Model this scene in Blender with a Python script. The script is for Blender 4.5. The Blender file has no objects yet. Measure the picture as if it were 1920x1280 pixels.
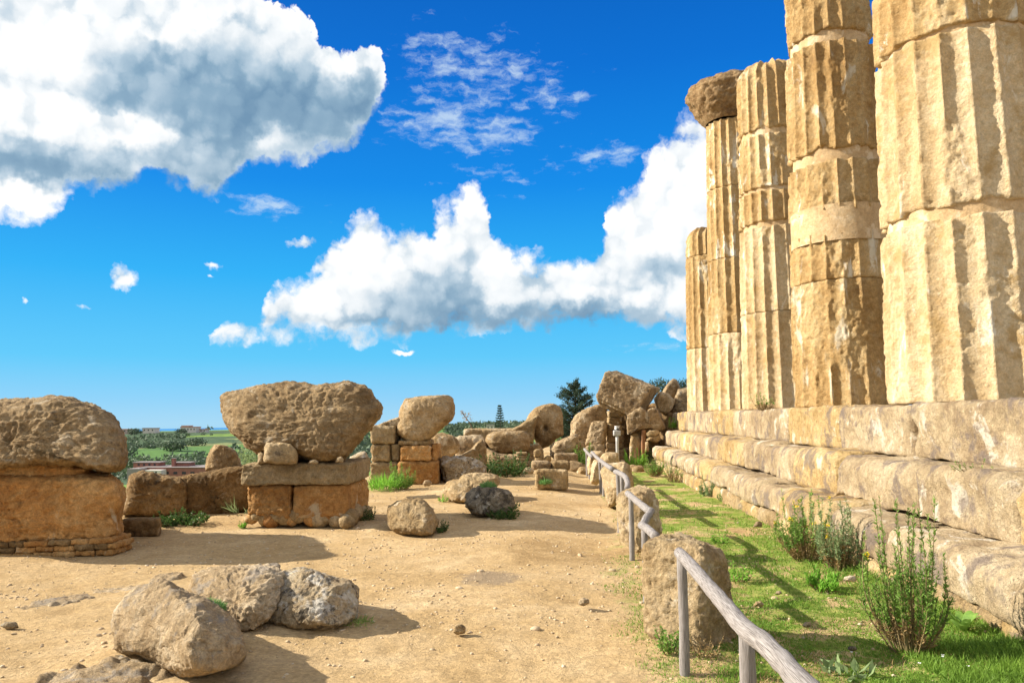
import bpy, bmesh, math, random
import numpy as np
from math import sin, cos, atan, tan, pi, radians, hypot, degrees, asin, atan2

random.seed(7)
RNG = np.random.default_rng(11)
SC = bpy.context.scene
COL = SC.collection

# ------------------------------------------------------------------ camera frame
EYE = 1.65
FPX = 1440.0
PITCH = atan(142.5/1440)
ROLL = radians(.95)
YAW = atan(95/1440*cos(PITCH))
CR = np.array([cos(YAW), sin(YAW), 0.0])
CF = np.array([-sin(YAW), cos(YAW), 0.0])
CZ = np.array([0, 0, 1.0])
FW = cos(PITCH)*CF + sin(PITCH)*CZ
UP0 = -sin(PITCH)*CF + cos(PITCH)*CZ
XI = cos(ROLL)*CR - sin(ROLL)*UP0          # image axes: the horizon climbs a little to the right
UPV = sin(ROLL)*CR + cos(ROLL)*UP0
CAM = np.array([0, 0, EYE])

def ray(x, y):
    return FW + (x-960)/FPX*XI + (640-y)/FPX*UPV

class GD:
    """distance of the ground seen at pixel row y, resolved once the column is known"""
    def __init__(s, y, off=0.0): s.y = y; s.off = off
    def __add__(s, o): return GD(s.y, s.off+o)
    def __sub__(s, o): return GD(s.y, s.off-o)
    def at(s, x):
        return float((G(x, s.y)-CAM)@CF)+s.off

def W(x, y, d):
    if isinstance(d, GD): d = d.at(x)
    r = ray(x, y)
    return CAM + r*(d/(r@CF))

def G(x, y, z=0.0):
    r = ray(x, y)
    return CAM + r*((z-EYE)/r[2])

def lin(r, g, b):
    f = lambda c: (c/255/12.92) if c/255 <= .04045 else ((c/255+.055)/1.055)**2.4
    return (f(r), f(g), f(b), 1)

# ------------------------------------------------------------------ numpy gradient noise
_p = np.random.default_rng(3).permutation(256)
PERM = np.concatenate([_p, _p, _p])
_g = np.random.default_rng(4).normal(size=(256, 3))
GRAD = _g/np.linalg.norm(_g, axis=1, keepdims=True)

def gnoise(p):
    p = np.asarray(p, dtype=float)
    i = np.floor(p).astype(int)
    f = p-i
    i &= 255
    u = f*f*f*(f*(f*6-15)+10)
    out = 0
    for dx in (0, 1):
        wx = u[:, 0] if dx else 1-u[:, 0]
        ax = PERM[i[:, 0]+dx]
        for dy in (0, 1):
            wy = u[:, 1] if dy else 1-u[:, 1]
            ay = PERM[(ax+i[:, 1]+dy) & 511]
            for dz in (0, 1):
                wz = u[:, 2] if dz else 1-u[:, 2]
                g = GRAD[PERM[(ay+i[:, 2]+dz) & 511]]
                out = out + wx*wy*wz*(g[:, 0]*(f[:, 0]-dx)+g[:, 1]*(f[:, 1]-dy)+g[:, 2]*(f[:, 2]-dz))
    return out*1.5

def fbm(p, octv=4, gain=.5):
    p = np.asarray(p, dtype=float)
    s = 0
    a = 1.0
    t = 0
    for k in range(octv):
        s = s+a*gnoise(p*(2.03**k)+17.3*k)
        t += a
        a *= gain
    return s/t*1.4

def sstep(a, b, x):
    t = np.clip((x-a)/(b-a), 0, 1)
    return t*t*(3-2*t)

# ------------------------------------------------------------------ object helpers
def setp(o, label=None, cat=None, group=None, kind=None):
    if label: o['label'] = label
    if cat: o['category'] = cat
    if group: o['group'] = group
    if kind: o['kind'] = kind
    return o

def mesh_from(name, verts, faces, smooth=True):
    verts = np.asarray(verts, dtype=np.float32)
    me = bpy.data.meshes.new(name)
    if isinstance(faces, np.ndarray):
        nf, k = faces.shape
        me.vertices.add(len(verts))
        me.vertices.foreach_set('co', verts.ravel())
        me.loops.add(nf*k)
        me.loops.foreach_set('vertex_index', faces.astype(np.int32).ravel())
        me.polygons.add(nf)
        me.polygons.foreach_set('loop_start', np.arange(0, nf*k, k, dtype=np.int32))
        me.update(calc_edges=True)
        me.validate()
    else:
        me.from_pydata([tuple(map(float, v)) for v in verts], [], faces)
    if smooth:
        me.polygons.foreach_set('use_smooth', np.ones(len(me.polygons), dtype=bool))
    me.update()
    return me

def mk(name, verts, faces, mat, parent=None, origin=None, smooth=True):
    verts = np.asarray(verts, dtype=float)
    if parent is not None:
        org = np.array(parent.location) if parent.parent is None else np.array(parent.location)+np.array(parent.parent.location)
    elif origin is not None:
        org = np.asarray(origin, dtype=float)
    else:
        org = np.array([verts[:, 0].mean(), verts[:, 1].mean(), verts[:, 2].min()])
    me = mesh_from(name, verts-org, faces, smooth)
    o = bpy.data.objects.new(name, me)
    COL.objects.link(o)
    if parent is not None:
        o.parent = parent
    else:
        o.location = org
    if mat is not None:
        me.materials.append(mat)
    return o

def empty(name, loc, label, cat, group=None):
    o = bpy.data.objects.new(name, None)
    o.empty_display_size = .2
    COL.objects.link(o)
    o.location = [float(v) for v in loc]
    setp(o, label, cat, group)
    return o

def merge(parts):
    vs, fs, n = [], [], 0
    for v, f in parts:
        vs.append(np.asarray(v)); fs.append(np.asarray(f)+n); n += len(v)
    return np.concatenate(vs), np.concatenate(fs)

def normals_of(v, f):
    v = np.asarray(v)
    a = v[f[:, 2]]-v[f[:, 0]]
    b = v[f[:, -1]]-v[f[:, 1]]
    n = np.cross(a, b)
    out = np.zeros_like(v)
    for k in range(f.shape[1]):
        np.add.at(out, f[:, k], n)
    return out/(np.linalg.norm(out, axis=1, keepdims=True)+1e-12)

# ------------------------------------------------------------------ node helpers
class NT:
    def __init__(s, tree):
        s.t = tree; s.n = tree.nodes; s.l = tree.links
    def node(s, typ, **kw):
        n = s.n.new(typ)
        for k, v in kw.items(): setattr(n, k, v)
        return n
    def put(s, sock, v):
        if isinstance(v, bpy.types.NodeSocket): s.l.new(v, sock)
        elif v is not None: sock.default_value = v
    def m(s, op, a, b=None, c=None, clamp=False):
        n = s.node('ShaderNodeMath', operation=op); n.use_clamp = clamp
        s.put(n.inputs[0], a)
        if b is not None: s.put(n.inputs[1], b)
        if c is not None: s.put(n.inputs[2], c)
        return n.outputs[0]
    def vm(s, op, a, b=None, out=0):
        n = s.node('ShaderNodeVectorMath', operation=op)
        s.put(n.inputs[0], a)
        if b is not None: s.put(n.inputs[1], b)
        return n.outputs[out]
    def noise(s, vec, scale, detail=4, rough=.5, dist=0, out=0):
        n = s.node('ShaderNodeTexNoise')
        s.put(n.inputs['Vector'], vec); n.inputs['Scale'].default_value = scale
        n.inputs['Detail'].default_value = detail; n.inputs['Roughness'].default_value = rough
        n.inputs['Distortion'].default_value = dist
        return n.outputs[out]
    def vor(s, vec, scale, feature='F1', out=0, rnd=1.0, smooth=None):
        n = s.node('ShaderNodeTexVoronoi', feature=feature)
        s.put(n.inputs['Vector'], vec); n.inputs['Scale'].default_value = scale
        if 'Randomness' in n.inputs: n.inputs['Randomness'].default_value = rnd
        if smooth is not None and 'Smoothness' in n.inputs: n.inputs['Smoothness'].default_value = smooth
        return n.outputs[out]
    def ramp(s, f, stops, interp='LINEAR'):
        n = s.node('ShaderNodeValToRGB'); cr = n.color_ramp; cr.interpolation = interp
        while len(cr.elements) < len(stops): cr.elements.new(.5)
        for e, (p, c) in zip(cr.elements, stops):
            e.position = p; e.color = c if len(c) == 4 else (*c, 1)
        s.put(n.inputs[0], f)
        return n.outputs[0]
    def mr(s, v, a, b, c=0.0, d=1.0, smooth=True):
        n = s.node('ShaderNodeMapRange', interpolation_type='SMOOTHSTEP' if smooth else 'LINEAR')
        s.put(n.inputs[0], v)
        for k, q in zip((1, 2, 3, 4), (a, b, c, d)): s.put(n.inputs[k], q)
        return n.outputs[0]
    def mix(s, f, a, b, mode='MIX'):
        n = s.node('ShaderNodeMix', data_type='RGBA', blend_type=mode)
        s.put(n.inputs[0], f); s.put(n.inputs[6], a); s.put(n.inputs[7], b)
        return n.outputs[2]
    def mapping(s, vec, loc=None, scale=None, rot=None):
        n = s.node('ShaderNodeMapping'); s.put(n.inputs[0], vec)
        if loc is not None: s.put(n.inputs[1], loc)
        if rot is not None: n.inputs[2].default_value = rot
        if scale is not None: n.inputs[3].default_value = scale
        return n.outputs[0]

def new_mat(name):
    m = bpy.data.materials.new(name); m.use_nodes = True
    t = NT(m.node_tree); t.n.clear()
    out = t.node('ShaderNodeOutputMaterial')
    b = t.node('ShaderNodeBsdfPrincipled')
    t.l.new(b.outputs[0], out.inputs[0])
    return m, t, b

def c4(c): return (*c, 1) if len(c) == 3 else c

def stone(name, dark, mid, light, pale=None, pale_thr=.62, lich=None, lich_thr=.6, black=None, black_thr=.66,
          scale=1.0, bump=.5, pits=.5, vert=False, vary=.30, rough=.92, grain=1.0, pale_scale=2.2, lich_scale=3.0):
    m, t, b = new_mat(name)
    tc = t.node('ShaderNodeTexCoord'); oi = t.node('ShaderNodeObjectInfo')
    off = t.m('MULTIPLY', oi.outputs['Random'], 40.0)
    comb = t.node('ShaderNodeCombineXYZ')
    for k in range(3): t.put(comb.inputs[k], off)
    vec = t.vm('ADD', tc.outputs['Object'], comb.outputs[0])
    vs = t.mapping(vec, scale=(1, 1, .35)) if vert else vec
    n1 = t.noise(vs, 1.1*scale, 6, .6, .4)
    n2 = t.noise(vec, 5.5*scale, 6, .65, .3)
    n3 = t.noise(vec, 38*scale, 4, .7)
    f = t.m('ADD', t.m('MULTIPLY', n1, .6), t.m('MULTIPLY', n2, .4))
    col = t.ramp(f, [(.37, c4(dark)), (.5, c4(mid)), (.61, c4(light))])
    # grain
    g = t.m('MULTIPLY', t.mr(n3, .3, .7, .74, 1.22, False), t.mr(t.noise(vec, 13*scale, 6, .7), .32, .68, .72, 1.24, False))
    gc = t.node('ShaderNodeCombineXYZ')
    for k in range(3): t.put(gc.inputs[k], g)
    col = t.mix(grain, col, gc.outputs[0], 'MULTIPLY')
    if pale:
        k = t.mr(t.noise(vs, pale_scale*scale, 9, .66, .6), pale_thr-.03, pale_thr+.05)
        col = t.mix(k, col, c4(pale))
    if lich:
        k = t.mr(t.noise(vec, lich_scale*scale, 10, .72, .3), lich_thr-.04, lich_thr+.05)
        col = t.mix(t.m('MULTIPLY', k, .85), col, c4(lich))
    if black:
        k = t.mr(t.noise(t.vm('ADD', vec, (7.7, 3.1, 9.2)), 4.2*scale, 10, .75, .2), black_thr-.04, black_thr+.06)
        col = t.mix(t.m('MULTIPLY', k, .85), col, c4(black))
    tone = t.m('MULTIPLY_ADD', t.m('FRACT', t.m('MULTIPLY', oi.outputs['Random'], 7.3)), vary, 1.01-vary/2)
    tcx = t.node('ShaderNodeCombineXYZ'); t.put(tcx.inputs[0], tone); t.put(tcx.inputs[1], t.m('POWER', tone, 1.08)); t.put(tcx.inputs[2], t.m('POWER', tone, 1.2))
    col = t.mix(1.0, col, tcx.outputs[0], 'MULTIPLY')
    vw = t.vm('ADD', vec, t.vm('SCALE', t.noise(vec, 6*scale, 3, .5, 0, 1), None))
    t.n[-1].inputs[3].default_value = .12 if 'Scale' in t.n[-1].inputs else .12
    vd = t.vor(vw, 16*scale)
    pit = t.mr(vd, .04, .30, 0, 1)
    pmask = t.mr(n2, .42, .62)
    pitf = t.m('SUBTRACT', 1.0, t.m('MULTIPLY', t.m('SUBTRACT', 1.0, pit), t.m('MULTIPLY', pmask, pits)))
    h = t.m('ADD', t.m('MULTIPLY', t.noise(vec, 9*scale, 10, .68), 1.0), t.m('MULTIPLY', pitf, .35))
    h = t.m('ADD', h, t.m('MULTIPLY', n3, .22))
    h = t.m('ADD', h, t.m('MULTIPLY', t.mr(t.vor(vw, 42*scale), .05, .4, 0, 1), .14*pits))
    bp = t.node('ShaderNodeBump'); bp.inputs['Strength'].default_value = bump
    bp.inputs['Distance'].default_value = .09/scale
    t.put(bp.inputs['Height'], h)
    t.put(b.inputs['Normal'], bp.outputs[0])
    t.put(b.inputs['Base Color'], col)
    b.inputs['Roughness'].default_value = rough
    b.inputs['Specular IOR Level'].default_value = .15
    return m

def simple(name, col, rough=.8, var=.25, scale=6, spec=.2, trans=None, metal=0):
    m, t, b = new_mat(name)
    tc = t.node('ShaderNodeTexCoord')
    n = t.noise(tc.outputs['Object'], scale, 5, .6)
    d = tuple(c*(1-var) for c in col[:3]); l = tuple(min(1, c*(1+var)) for c in col[:3])
    t.put(b.inputs['Base Color'], t.ramp(n, [(.3, c4(d)), (.7, c4(l))]))
    b.inputs['Roughness'].default_value = rough
    b.inputs['Specular IOR Level'].default_value = spec
    b.inputs['Metallic'].default_value = metal
    return m

def leafmat(name, c1, c2, trans=.35, scale=2.5, mix3=None):
    m, t, b = new_mat(name)
    tc = t.node('ShaderNodeTexCoord')
    n = t.noise(tc.outputs['Object'], scale, 3, .6)
    n2 = t.noise(tc.outputs['Object'], scale*12, 2, .6)
    f = t.m('ADD', t.m('MULTIPLY', n, .55), t.m('MULTIPLY', n2, .45))
    stops = [(.35, c4(c1)), (.62, c4(c2))]
    if mix3: stops.append((.72, c4(mix3)))
    col = t.ramp(f, stops)
    t.put(b.inputs['Base Color'], col)
    b.inputs['Roughness'].default_value = .6
    b.inputs['Specular IOR Level'].default_value = .25
    tr = t.node('ShaderNodeBsdfTranslucent'); t.put(tr.inputs[0], col)
    ms = t.node('ShaderNodeMixShader'); ms.inputs[0].default_value = trans
    t.l.new(b.outputs[0], ms.inputs[1]); t.l.new(tr.outputs[0], ms.inputs[2])
    out = [n for n in t.n if n.type == 'OUTPUT_MATERIAL'][0]
    t.l.new(ms.outputs[0], out.inputs[0])
    return m

# ------------------------------------------------------------------ materials
M = {}
M['col_cream'] = stone('limestone_cream', (.43, .28, .125), (.60, .44, .24), (.69, .55, .345), pale=(.77, .68, .52), pale_thr=.61, vert=True, bump=.8, pits=.9, scale=1.1, grain=.65, lich=(.47, .31, .13), lich_thr=.575, lich_scale=1.1, vary=.10)
M['col_ochre'] = stone('limestone_ochre', (.36, .21, .075), (.52, .34, .145), (.61, .445, .225), pale=(.70, .60, .43), pale_thr=.61, vert=True, bump=1.0, pits=1, scale=1.1, grain=.75, lich=(.30, .18, .075), lich_thr=.61, lich_scale=1.3, vary=.10)
M['col_mix'] = stone('limestone_patched', (.39, .235, .09), (.55, .375, .17), (.65, .495, .28), pale=(.78, .71, .56), pale_thr=.58, vert=True, bump=.9, pits=.9, scale=1.2, grain=.7, lich=(.42, .26, .10), lich_thr=.58, lich_scale=1.3, vary=.10)
M['mortar'] = stone('mortar_fill', (.42, .28, .135), (.51, .355, .19), (.58, .43, .25), bump=.4, pits=.4, grain=.6, pale=(.62, .49, .32), pale_thr=.56, vary=.10)
M['cap_brown'] = stone('weathered_capital_stone', (.20, .12, .06), (.36, .23, .11), (.46, .32, .17), black=(.10, .075, .05), black_thr=.62, bump=.9, pits=1, grain=1)
M['step'] = stone('step_stone', (.30, .21, .12), (.48, .36, .21), (.59, .465, .295), pale=(.69, .60, .46), pale_thr=.59, lich=(.225, .175, .14), lich_thr=.55, bump=1.0, pits=.9, scale=1.0, lich_scale=1.5, grain=.8, vary=.16)
M['step_ochre'] = stone('step_stone_ochre', (.35, .22, .085), (.52, .36, .16), (.62, .465, .25), pale=(.68, .59, .43), pale_thr=.60, lich=(.23, .175, .13), lich_thr=.555, bump=1.0, pits=.9, scale=1.0, lich_scale=1.5, grain=.8, vary=.16)
M['brown'] = stone('brown_weathered_stone', (.23, .145, .065), (.42, .285, .14), (.54, .40, .23), pale=(.60, .48, .32), pale_thr=.60, black=(.09, .066, .043), black_thr=.63, bump=1.0, pits=1, scale=1.2)
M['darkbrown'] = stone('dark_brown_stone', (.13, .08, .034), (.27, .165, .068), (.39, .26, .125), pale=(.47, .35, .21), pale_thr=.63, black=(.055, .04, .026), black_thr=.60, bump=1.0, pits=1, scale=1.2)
M['orange'] = stone('orange_calcarenite', (.31, .14, .042), (.46, .24, .08), (.55, .335, .14), pale=(.55, .42, .26), pale_thr=.62, black=(.16, .10, .05), black_thr=.67, bump=.8, pits=.8, scale=1.2)
M['slab'] = stone('grey_tan_slab', (.25, .17, .08), (.37, .27, .145), (.46, .35, .205), black=(.10, .075, .05), black_thr=.66, bump=.8, pits=.9, scale=1.4)
M['tan'] = stone('tan_block_stone', (.29, .185, .08), (.46, .325, .165), (.58, .435, .255), pale=(.64, .53, .37), pale_thr=.60, black=(.14, .10, .06), black_thr=.60, bump=1.0, pits=1, scale=.9)  # black blotches also paint in the shade of cavities
M['ruin'] = stone('ruin_block_stone', (.22, .14, .065), (.40, .28, .15), (.53, .40, .24), pale=(.60, .49, .33), pale_thr=.60, black=(.11, .08, .05), black_thr=.575, bump=1.0, pits=1, scale=.72, grain=1.0)  # low black threshold: dark cavities put into the colour
M['sandrock'] = stone('pale_sandy_rock', (.33, .225, .115), (.50, .365, .21), (.63, .495, .32), pale=(.70, .60, .44), pale_thr=.61, lich=(.36, .30, .23), lich_thr=.57, black=(.12, .09, .06), black_thr=.68, bump=1.0, pits=.9, scale=1.3)
M['lichen'] = stone('lichen_covered_rock', (.29, .20, .105), (.45, .34, .20), (.57, .47, .32), pale=(.62, .56, .46), pale_thr=.56, black=(.06, .05, .038), black_thr=.56, bump=1.0, pits=1, scale=1.7, lich=(.42, .37, .29), lich_thr=.58)
M['darklichen'] = stone('dark_lichen_rock', (.13, .105, .07), (.25, .205, .14), (.41, .345, .25), pale=(.56, .51, .42), pale_thr=.57, black=(.055, .048, .04), black_thr=.53, bump=1.0, pits=1, scale=1.5)
M['fenceboulder'] = stone('fence_boulder_stone', (.38, .25, .115), (.54, .40, .22), (.64, .50, .31), pale=(.72, .62, .46), pale_thr=.60, lich=(.30, .21, .12), lich_thr=.59, bump=1.0, pits=.9, scale=1.3, grain=.8)
M['pebble'] = stone('pebble_stone', (.42, .30, .17), (.55, .42, .26), (.66, .54, .38), bump=.3, pits=.3, scale=3)
M['leaf'] = leafmat('leaf_green', (.12, .23, .04), (.27, .43, .08), mix3=(.40, .48, .16))
M['leaf_bright'] = leafmat('leaf_bright_green', (.14, .33, .03), (.30, .58, .08), trans=.45)
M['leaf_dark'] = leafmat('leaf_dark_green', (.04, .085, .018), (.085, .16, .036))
M['leaf_grey'] = leafmat('leaf_grey_green', (.18, .26, .10), (.34, .43, .20))
M['leaf_dry'] = leafmat('leaf_dry_brown', (.24, .15, .06), (.44, .30, .13), trans=.25)
M['fern'] = leafmat('fern_green', (.10, .25, .06), (.24, .42, .14), trans=.45)
M['flower'] = simple('flower_yellow', (.75, .52, .02), var=.1)
M['stem'] = simple('stem_brown', (.20, .15, .07))
M['needle'] = leafmat('conifer_needles', (.022, .045, .025), (.055, .09, .05), trans=.15, scale=.6)
M['bark'] = simple('bark', (.12, .085, .06))
M['olive'] = leafmat('olive_foliage', (.065, .10, .06), (.14, .185, .105), trans=.15, scale=.02)  # far foliage green, tinted slightly blue to stand for haze
M['metal'] = simple('grey_painted_metal', (.42, .41, .38), rough=.5, var=.05, spec=.4)
M['white'] = simple('white_plastic', (.80, .80, .78), rough=.4, var=.03, spec=.4)
M['glass'] = simple('dark_glass', (.03, .03, .035), rough=.1, var=.1, spec=.5)
M['rust'] = simple('reddish_brown_timber', (.26, .13, .06), var=.3, scale=9)
M['brick'] = simple('reddish_brick_wall', (.30, .125, .095), var=.18, scale=1.5)
M['pinkwall'] = simple('pale_pink_render', (.50, .36, .31), var=.1)
M['whitewall'] = simple('pale_render', (.66, .58, .50), var=.08)
M['roofgrey'] = simple('grey_flat_roof', (.27, .23, .21), var=.15)
M['rooftile'] = simple('terracotta_roof', (.42, .20, .12), var=.15)
M['window'] = simple('dark_window', (.05, .045, .05), rough=.2, var=.1)

def wood_material():
    m, t, b = new_mat('weathered_grey_wood')
    tc = t.node('ShaderNodeTexCoord')
    v = t.mapping(tc.outputs['UV'], scale=(9, .9, 1))
    n = t.noise(v, 5, 8, .65, .5)
    n2 = t.noise(t.mapping(tc.outputs['UV'], scale=(22, .7, 1)), 3, 5, .6)
    f = t.m('ADD', t.m('MULTIPLY', n, .6), t.m('MULTIPLY', n2, .4))
    col = t.ramp(f, [(.39, (.06, .05, .045, 1)), (.46, (.21, .185, .165, 1)), (.56, (.35, .32, .295, 1)), (.68, (.50, .465, .43, 1))])
    bp = t.node('ShaderNodeBump'); bp.inputs['Strength'].default_value = .7; bp.inputs['Distance'].default_value = .012
    t.put(bp.inputs['Height'], f); t.put(b.inputs['Normal'], bp.outputs[0])
    t.put(b.inputs['Base Color'], col); b.inputs['Roughness'].default_value = .85
    b.inputs['Specular IOR Level'].default_value = .2
    return m
M['wood'] = wood_material()

# ------------------------------------------------------------------ world, sun
EXPO = 1.0
SUN_EL = radians(30)
SUN_AZ = YAW - radians(6)                 # shadow heading in the temple frame
SHD = np.array([cos(SUN_AZ), sin(SUN_AZ), 0])
SUNDIR = -SHD*cos(SUN_EL) + CZ*sin(SUN_EL)

def azel(x, y):
    r = ray(x, y); r = r/np.linalg.norm(r)
    return degrees(atan2(r@CR, r@CF)), degrees(asin(r[2]))

def build_world():
    w = bpy.data.worlds.new('World'); SC.world = w; w.use_nodes = True
    t = NT(w.node_tree); t.n.clear()
    out = t.node('ShaderNodeOutputWorld'); bg = t.node('ShaderNodeBackground')
    t.l.new(bg.outputs[0], out.inputs[0])
    tc = t.node('ShaderNodeTexCoord')
    d = tc.outputs['Generated']
    xr = t.vm('DOT_PRODUCT', d, tuple(CR), 1); yf = t.vm('DOT_PRODUCT', d, tuple(CF), 1)
    sep = t.node('ShaderNodeSeparateXYZ'); t.put(sep.inputs[0], d)
    az = t.m('MULTIPLY', t.m('ARCTAN2', xr, yf), 57.29578)
    el = t.m('MULTIPLY', t.m('ARCSINE', sep.outputs[2]), 57.29578)
    cb = t.node('ShaderNodeCombineXYZ'); t.put(cb.inputs[0], az); t.put(cb.inputs[1], el)
    P = cb.outputs[0]
    k = 1/2**EXPO
    # clear air: Nishita plus the strongly saturated gradient of the day
    sky = t.node('ShaderNodeTexSky', sky_type='NISHITA'); sky.sun_disc = False
    sky.sun_elevation = SUN_EL
    sky.sun_rotation = atan2(SUNDIR[0], SUNDIR[1])
    sky.air_density = 1.0; sky.dust_density = .3; sky.ozone_density = 2.5
    def sc(v, s):
        r = t.vm('SCALE', v); t.n[-1].inputs[3].default_value = s; return r
    skyc = sc(sky.outputs[0], .10*k)
    def L(r, g, b):
        c = lin(r, g, b); return (c[0]*k, c[1]*k, c[2]*k, 1)
    e01 = t.m('DIVIDE', el, 90.0)
    grad = t.ramp(e01, [(0.0, L(168, 220, 250)), (.018, L(142, 212, 253)), (.05, L(94, 204, 254)), (.115, L(44, 180, 251)),
                        (.19, L(8, 142, 238)), (.28, L(0, 114, 216)), (.36, L(0, 98, 196)), (1.0, L(0, 84, 176))])
    clear = t.mix(.05, grad, skyc)
    def noise2(vec, scale, detail, rough=.55, out=0):
        n = t.node('ShaderNodeTexNoise', noise_dimensions='2D')
        t.put(n.inputs['Vector'], vec); n.inputs['Scale'].default_value = scale
        n.inputs['Detail'].default_value = detail; n.inputs['Roughness'].default_value = rough
        return n.outputs[out]
    def vor2(vec, scale):
        n = t.node('ShaderNodeTexVoronoi', voronoi_dimensions='2D', feature='F1')
        t.put(n.inputs['Vector'], vec); n.inputs['Scale'].default_value = scale
        return n.outputs[0]
    w1 = t.vm('SUBTRACT', noise2(P, .30, 4, .6, 1), (.5, .5, .5))
    w2 = t.vm('SUBTRACT', noise2(P, 1.1, 4, .6, 1), (.5, .5, .5))
    wob = t.vm('ADD', sc(w1, 1.8), sc(w2, .8))
    PW = t.vm('ADD', P, wob)
    s2 = t.node('ShaderNodeSeparateXYZ'); t.put(s2.inputs[0], PW)
    a01 = t.m('MULTIPLY_ADD', s2.outputs[0], 1/80, .5); ew = s2.outputs[1]
    def curve(pts):
        n = t.node('ShaderNodeFloatCurve'); c = n.mapping.curves[0]
        q = []
        for x, y in pts:
            a, e = azel(x, y); q.append((min(1, max(0, a/80+.5)), min(1, max(0, e/60))))
        q.sort()
        while len(c.points) < len(q): c.points.new(.5, .5)
        for p_, (x, y) in zip(c.points, q):
            p_.location = (x, y); p_.handle_type = 'VECTOR'
        n.mapping.extend = 'HORIZONTAL'; n.mapping.update()
        t.put(n.inputs[1], a01)
        return t.m('MULTIPLY', n.outputs[0], 60.0)
    topA = curve([(-250, -300), (0, -300), (380, -260), (440, -90), (470, -30), (500, 2), (530, 20), (555, 14), (580, 40), (600, 72), (625, 92), (650, 84), (690, 80), (712, 100), (728, 150), (738, 200), (760, 500), (1300, 640)])
    botA = curve([(-250, 425), (-80, 420), (0, 404), (60, 414), (105, 396), (135, 366), (200, 350), (270, 332), (330, 346), (400, 372), (440, 350), (480, 322), (560, 304), (620, 286), (680, 250), (712, 205), (738, 160), (760, 0), (1300, -100)])
    topB = curve([(-200, 720), (380, 700), (392, 626), (420, 603), (460, 594), (495, 602), (506, 556), (530, 530), (570, 522), (600, 492), (612, 452), (640, 440), (665, 402), (690, 390), (712, 398), (735, 430), (770, 424), (800, 430), (815, 388), (850, 364), (890, 348), (915, 362), (925, 420), (955, 468), (1000, 468), (1040, 482), (1090, 482), (1130, 466), (1146, 380), (1165, 358), (1195, 345), (1208, 300), (1235, 258), (1270, 228), (1300, 210), (1380, 190), (1800, 200)])
    botB = curve([(-200, 560), (380, 600), (392, 632), (440, 648), (500, 632), (540, 636), (565, 648), (640, 644), (700, 640), (770, 642), (810, 624), (900, 622), (1000, 614), (1100, 610), (1200, 612), (1280, 618), (1800, 624)])
    def gauss(px, py, rx, ry, wt, pos):
        a, e = azel(px, py)
        a2, _ = azel(px+rx, py); _, e2 = azel(px, py-ry)
        q = t.vm('MULTIPLY', t.vm('SUBTRACT', pos, (a, e, 0)), (1/max(.05, a2-a), 1/max(.05, e2-e), 0))
        dd = t.vm('DOT_PRODUCT', q, q, 1)
        return t.m('MULTIPLY', t.m('EXPONENT', t.m('MULTIPLY', dd, -1.0)), wt)
    def total(lst, pos):
        s = None
        for b in lst:
            g = gauss(*b, pos); s = g if s is None else t.m('ADD', s, g)
        return s
    uA, lA = t.m('SUBTRACT', topA, ew), t.m('SUBTRACT', ew, botA)
    uB, lB = t.m('SUBTRACT', topB, ew), t.m('SUBTRACT', ew, botB)
    sdA = t.m('MINIMUM', uA, lA); sdB = t.m('MINIMUM', uB, lB)
    small = total([(226, 527, 26, 22, 1.5), (402, 493, 18, 9, 1.4), (394, 516, 12, 5, 1.1), (755, 661, 28, 6, 1.3), (148, 577, 18, 6, .85), (56, 561, 10, 7, .85), (570, 457, 36, 11, 1.2)], PW)
    small = t.m('MULTIPLY', t.m('SUBTRACT', small, .62), 1.6)
    # unseen broken cloud over the rest of the dome, added to whiten the ambient light
    gm = t.m('MAXIMUM', t.mr(t.m('ABSOLUTE', az), 40, 58), t.mr(el, 34, 46))
    gen = t.m('MULTIPLY', t.m('SUBTRACT', t.m('MULTIPLY', gm, t.noise(d, 2.2, 5, .55)), .47), 22.0)
    sd = t.m('MAXIMUM', t.m('MAXIMUM', sdA, sdB), t.m('MAXIMUM', small, gen))
    def bill(pos):
        v1 = vor2(pos, .30); v2 = vor2(pos, .85); n = noise2(pos, .8, 7, .56)
        s = t.m('MULTIPLY', v1, -.62); s = t.m('MULTIPLY_ADD', v2, -.26, s)
        return t.m('MULTIPLY_ADD', n, 1.0, s), s
    PV = t.vm('ADD', P, sc(w2, .9))
    nA, pA = bill(PV); nB, pB = bill(t.vm('ADD', PV, (-.5, .6, 0)))
    low = t.m('MINIMUM', t.mr(lA, 0, 2.2, 0, 1), t.m('MAXIMUM', t.mr(lB, 0, 1.0, 0, 1), t.mr(sdA, -1, 0)))
    sd = t.m('MULTIPLY', sd, t.mr(sd, -.7, -.2, 3.0, 1.0))
    dens = t.m('ADD', t.m('MINIMUM', sd, 3.5), t.m('MULTIPLY', t.m('SUBTRACT', nA, .02), 2.6))
    wd = t.mr(low, 0, 1, 1.5, .44)
    alpha = t.mr(dens, -.05, wd)
    diff = t.m('MULTIPLY_ADD', t.m('SUBTRACT', nA, nB), .08, t.m('MULTIPLY', t.m('SUBTRACT', pA, pB), .75))
    lobe = t.m('SUBTRACT', noise2(t.vm('ADD', P, sc(w2, 1.4)), .24, 2, .5), .5)
    baseB = t.m('MULTIPLY', t.m('MULTIPLY', t.mr(lB, 2.6, .2, 0, .40), t.mr(sdB, -.8, .2)), t.mr(az, -14, -8, .3, 1))
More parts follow.
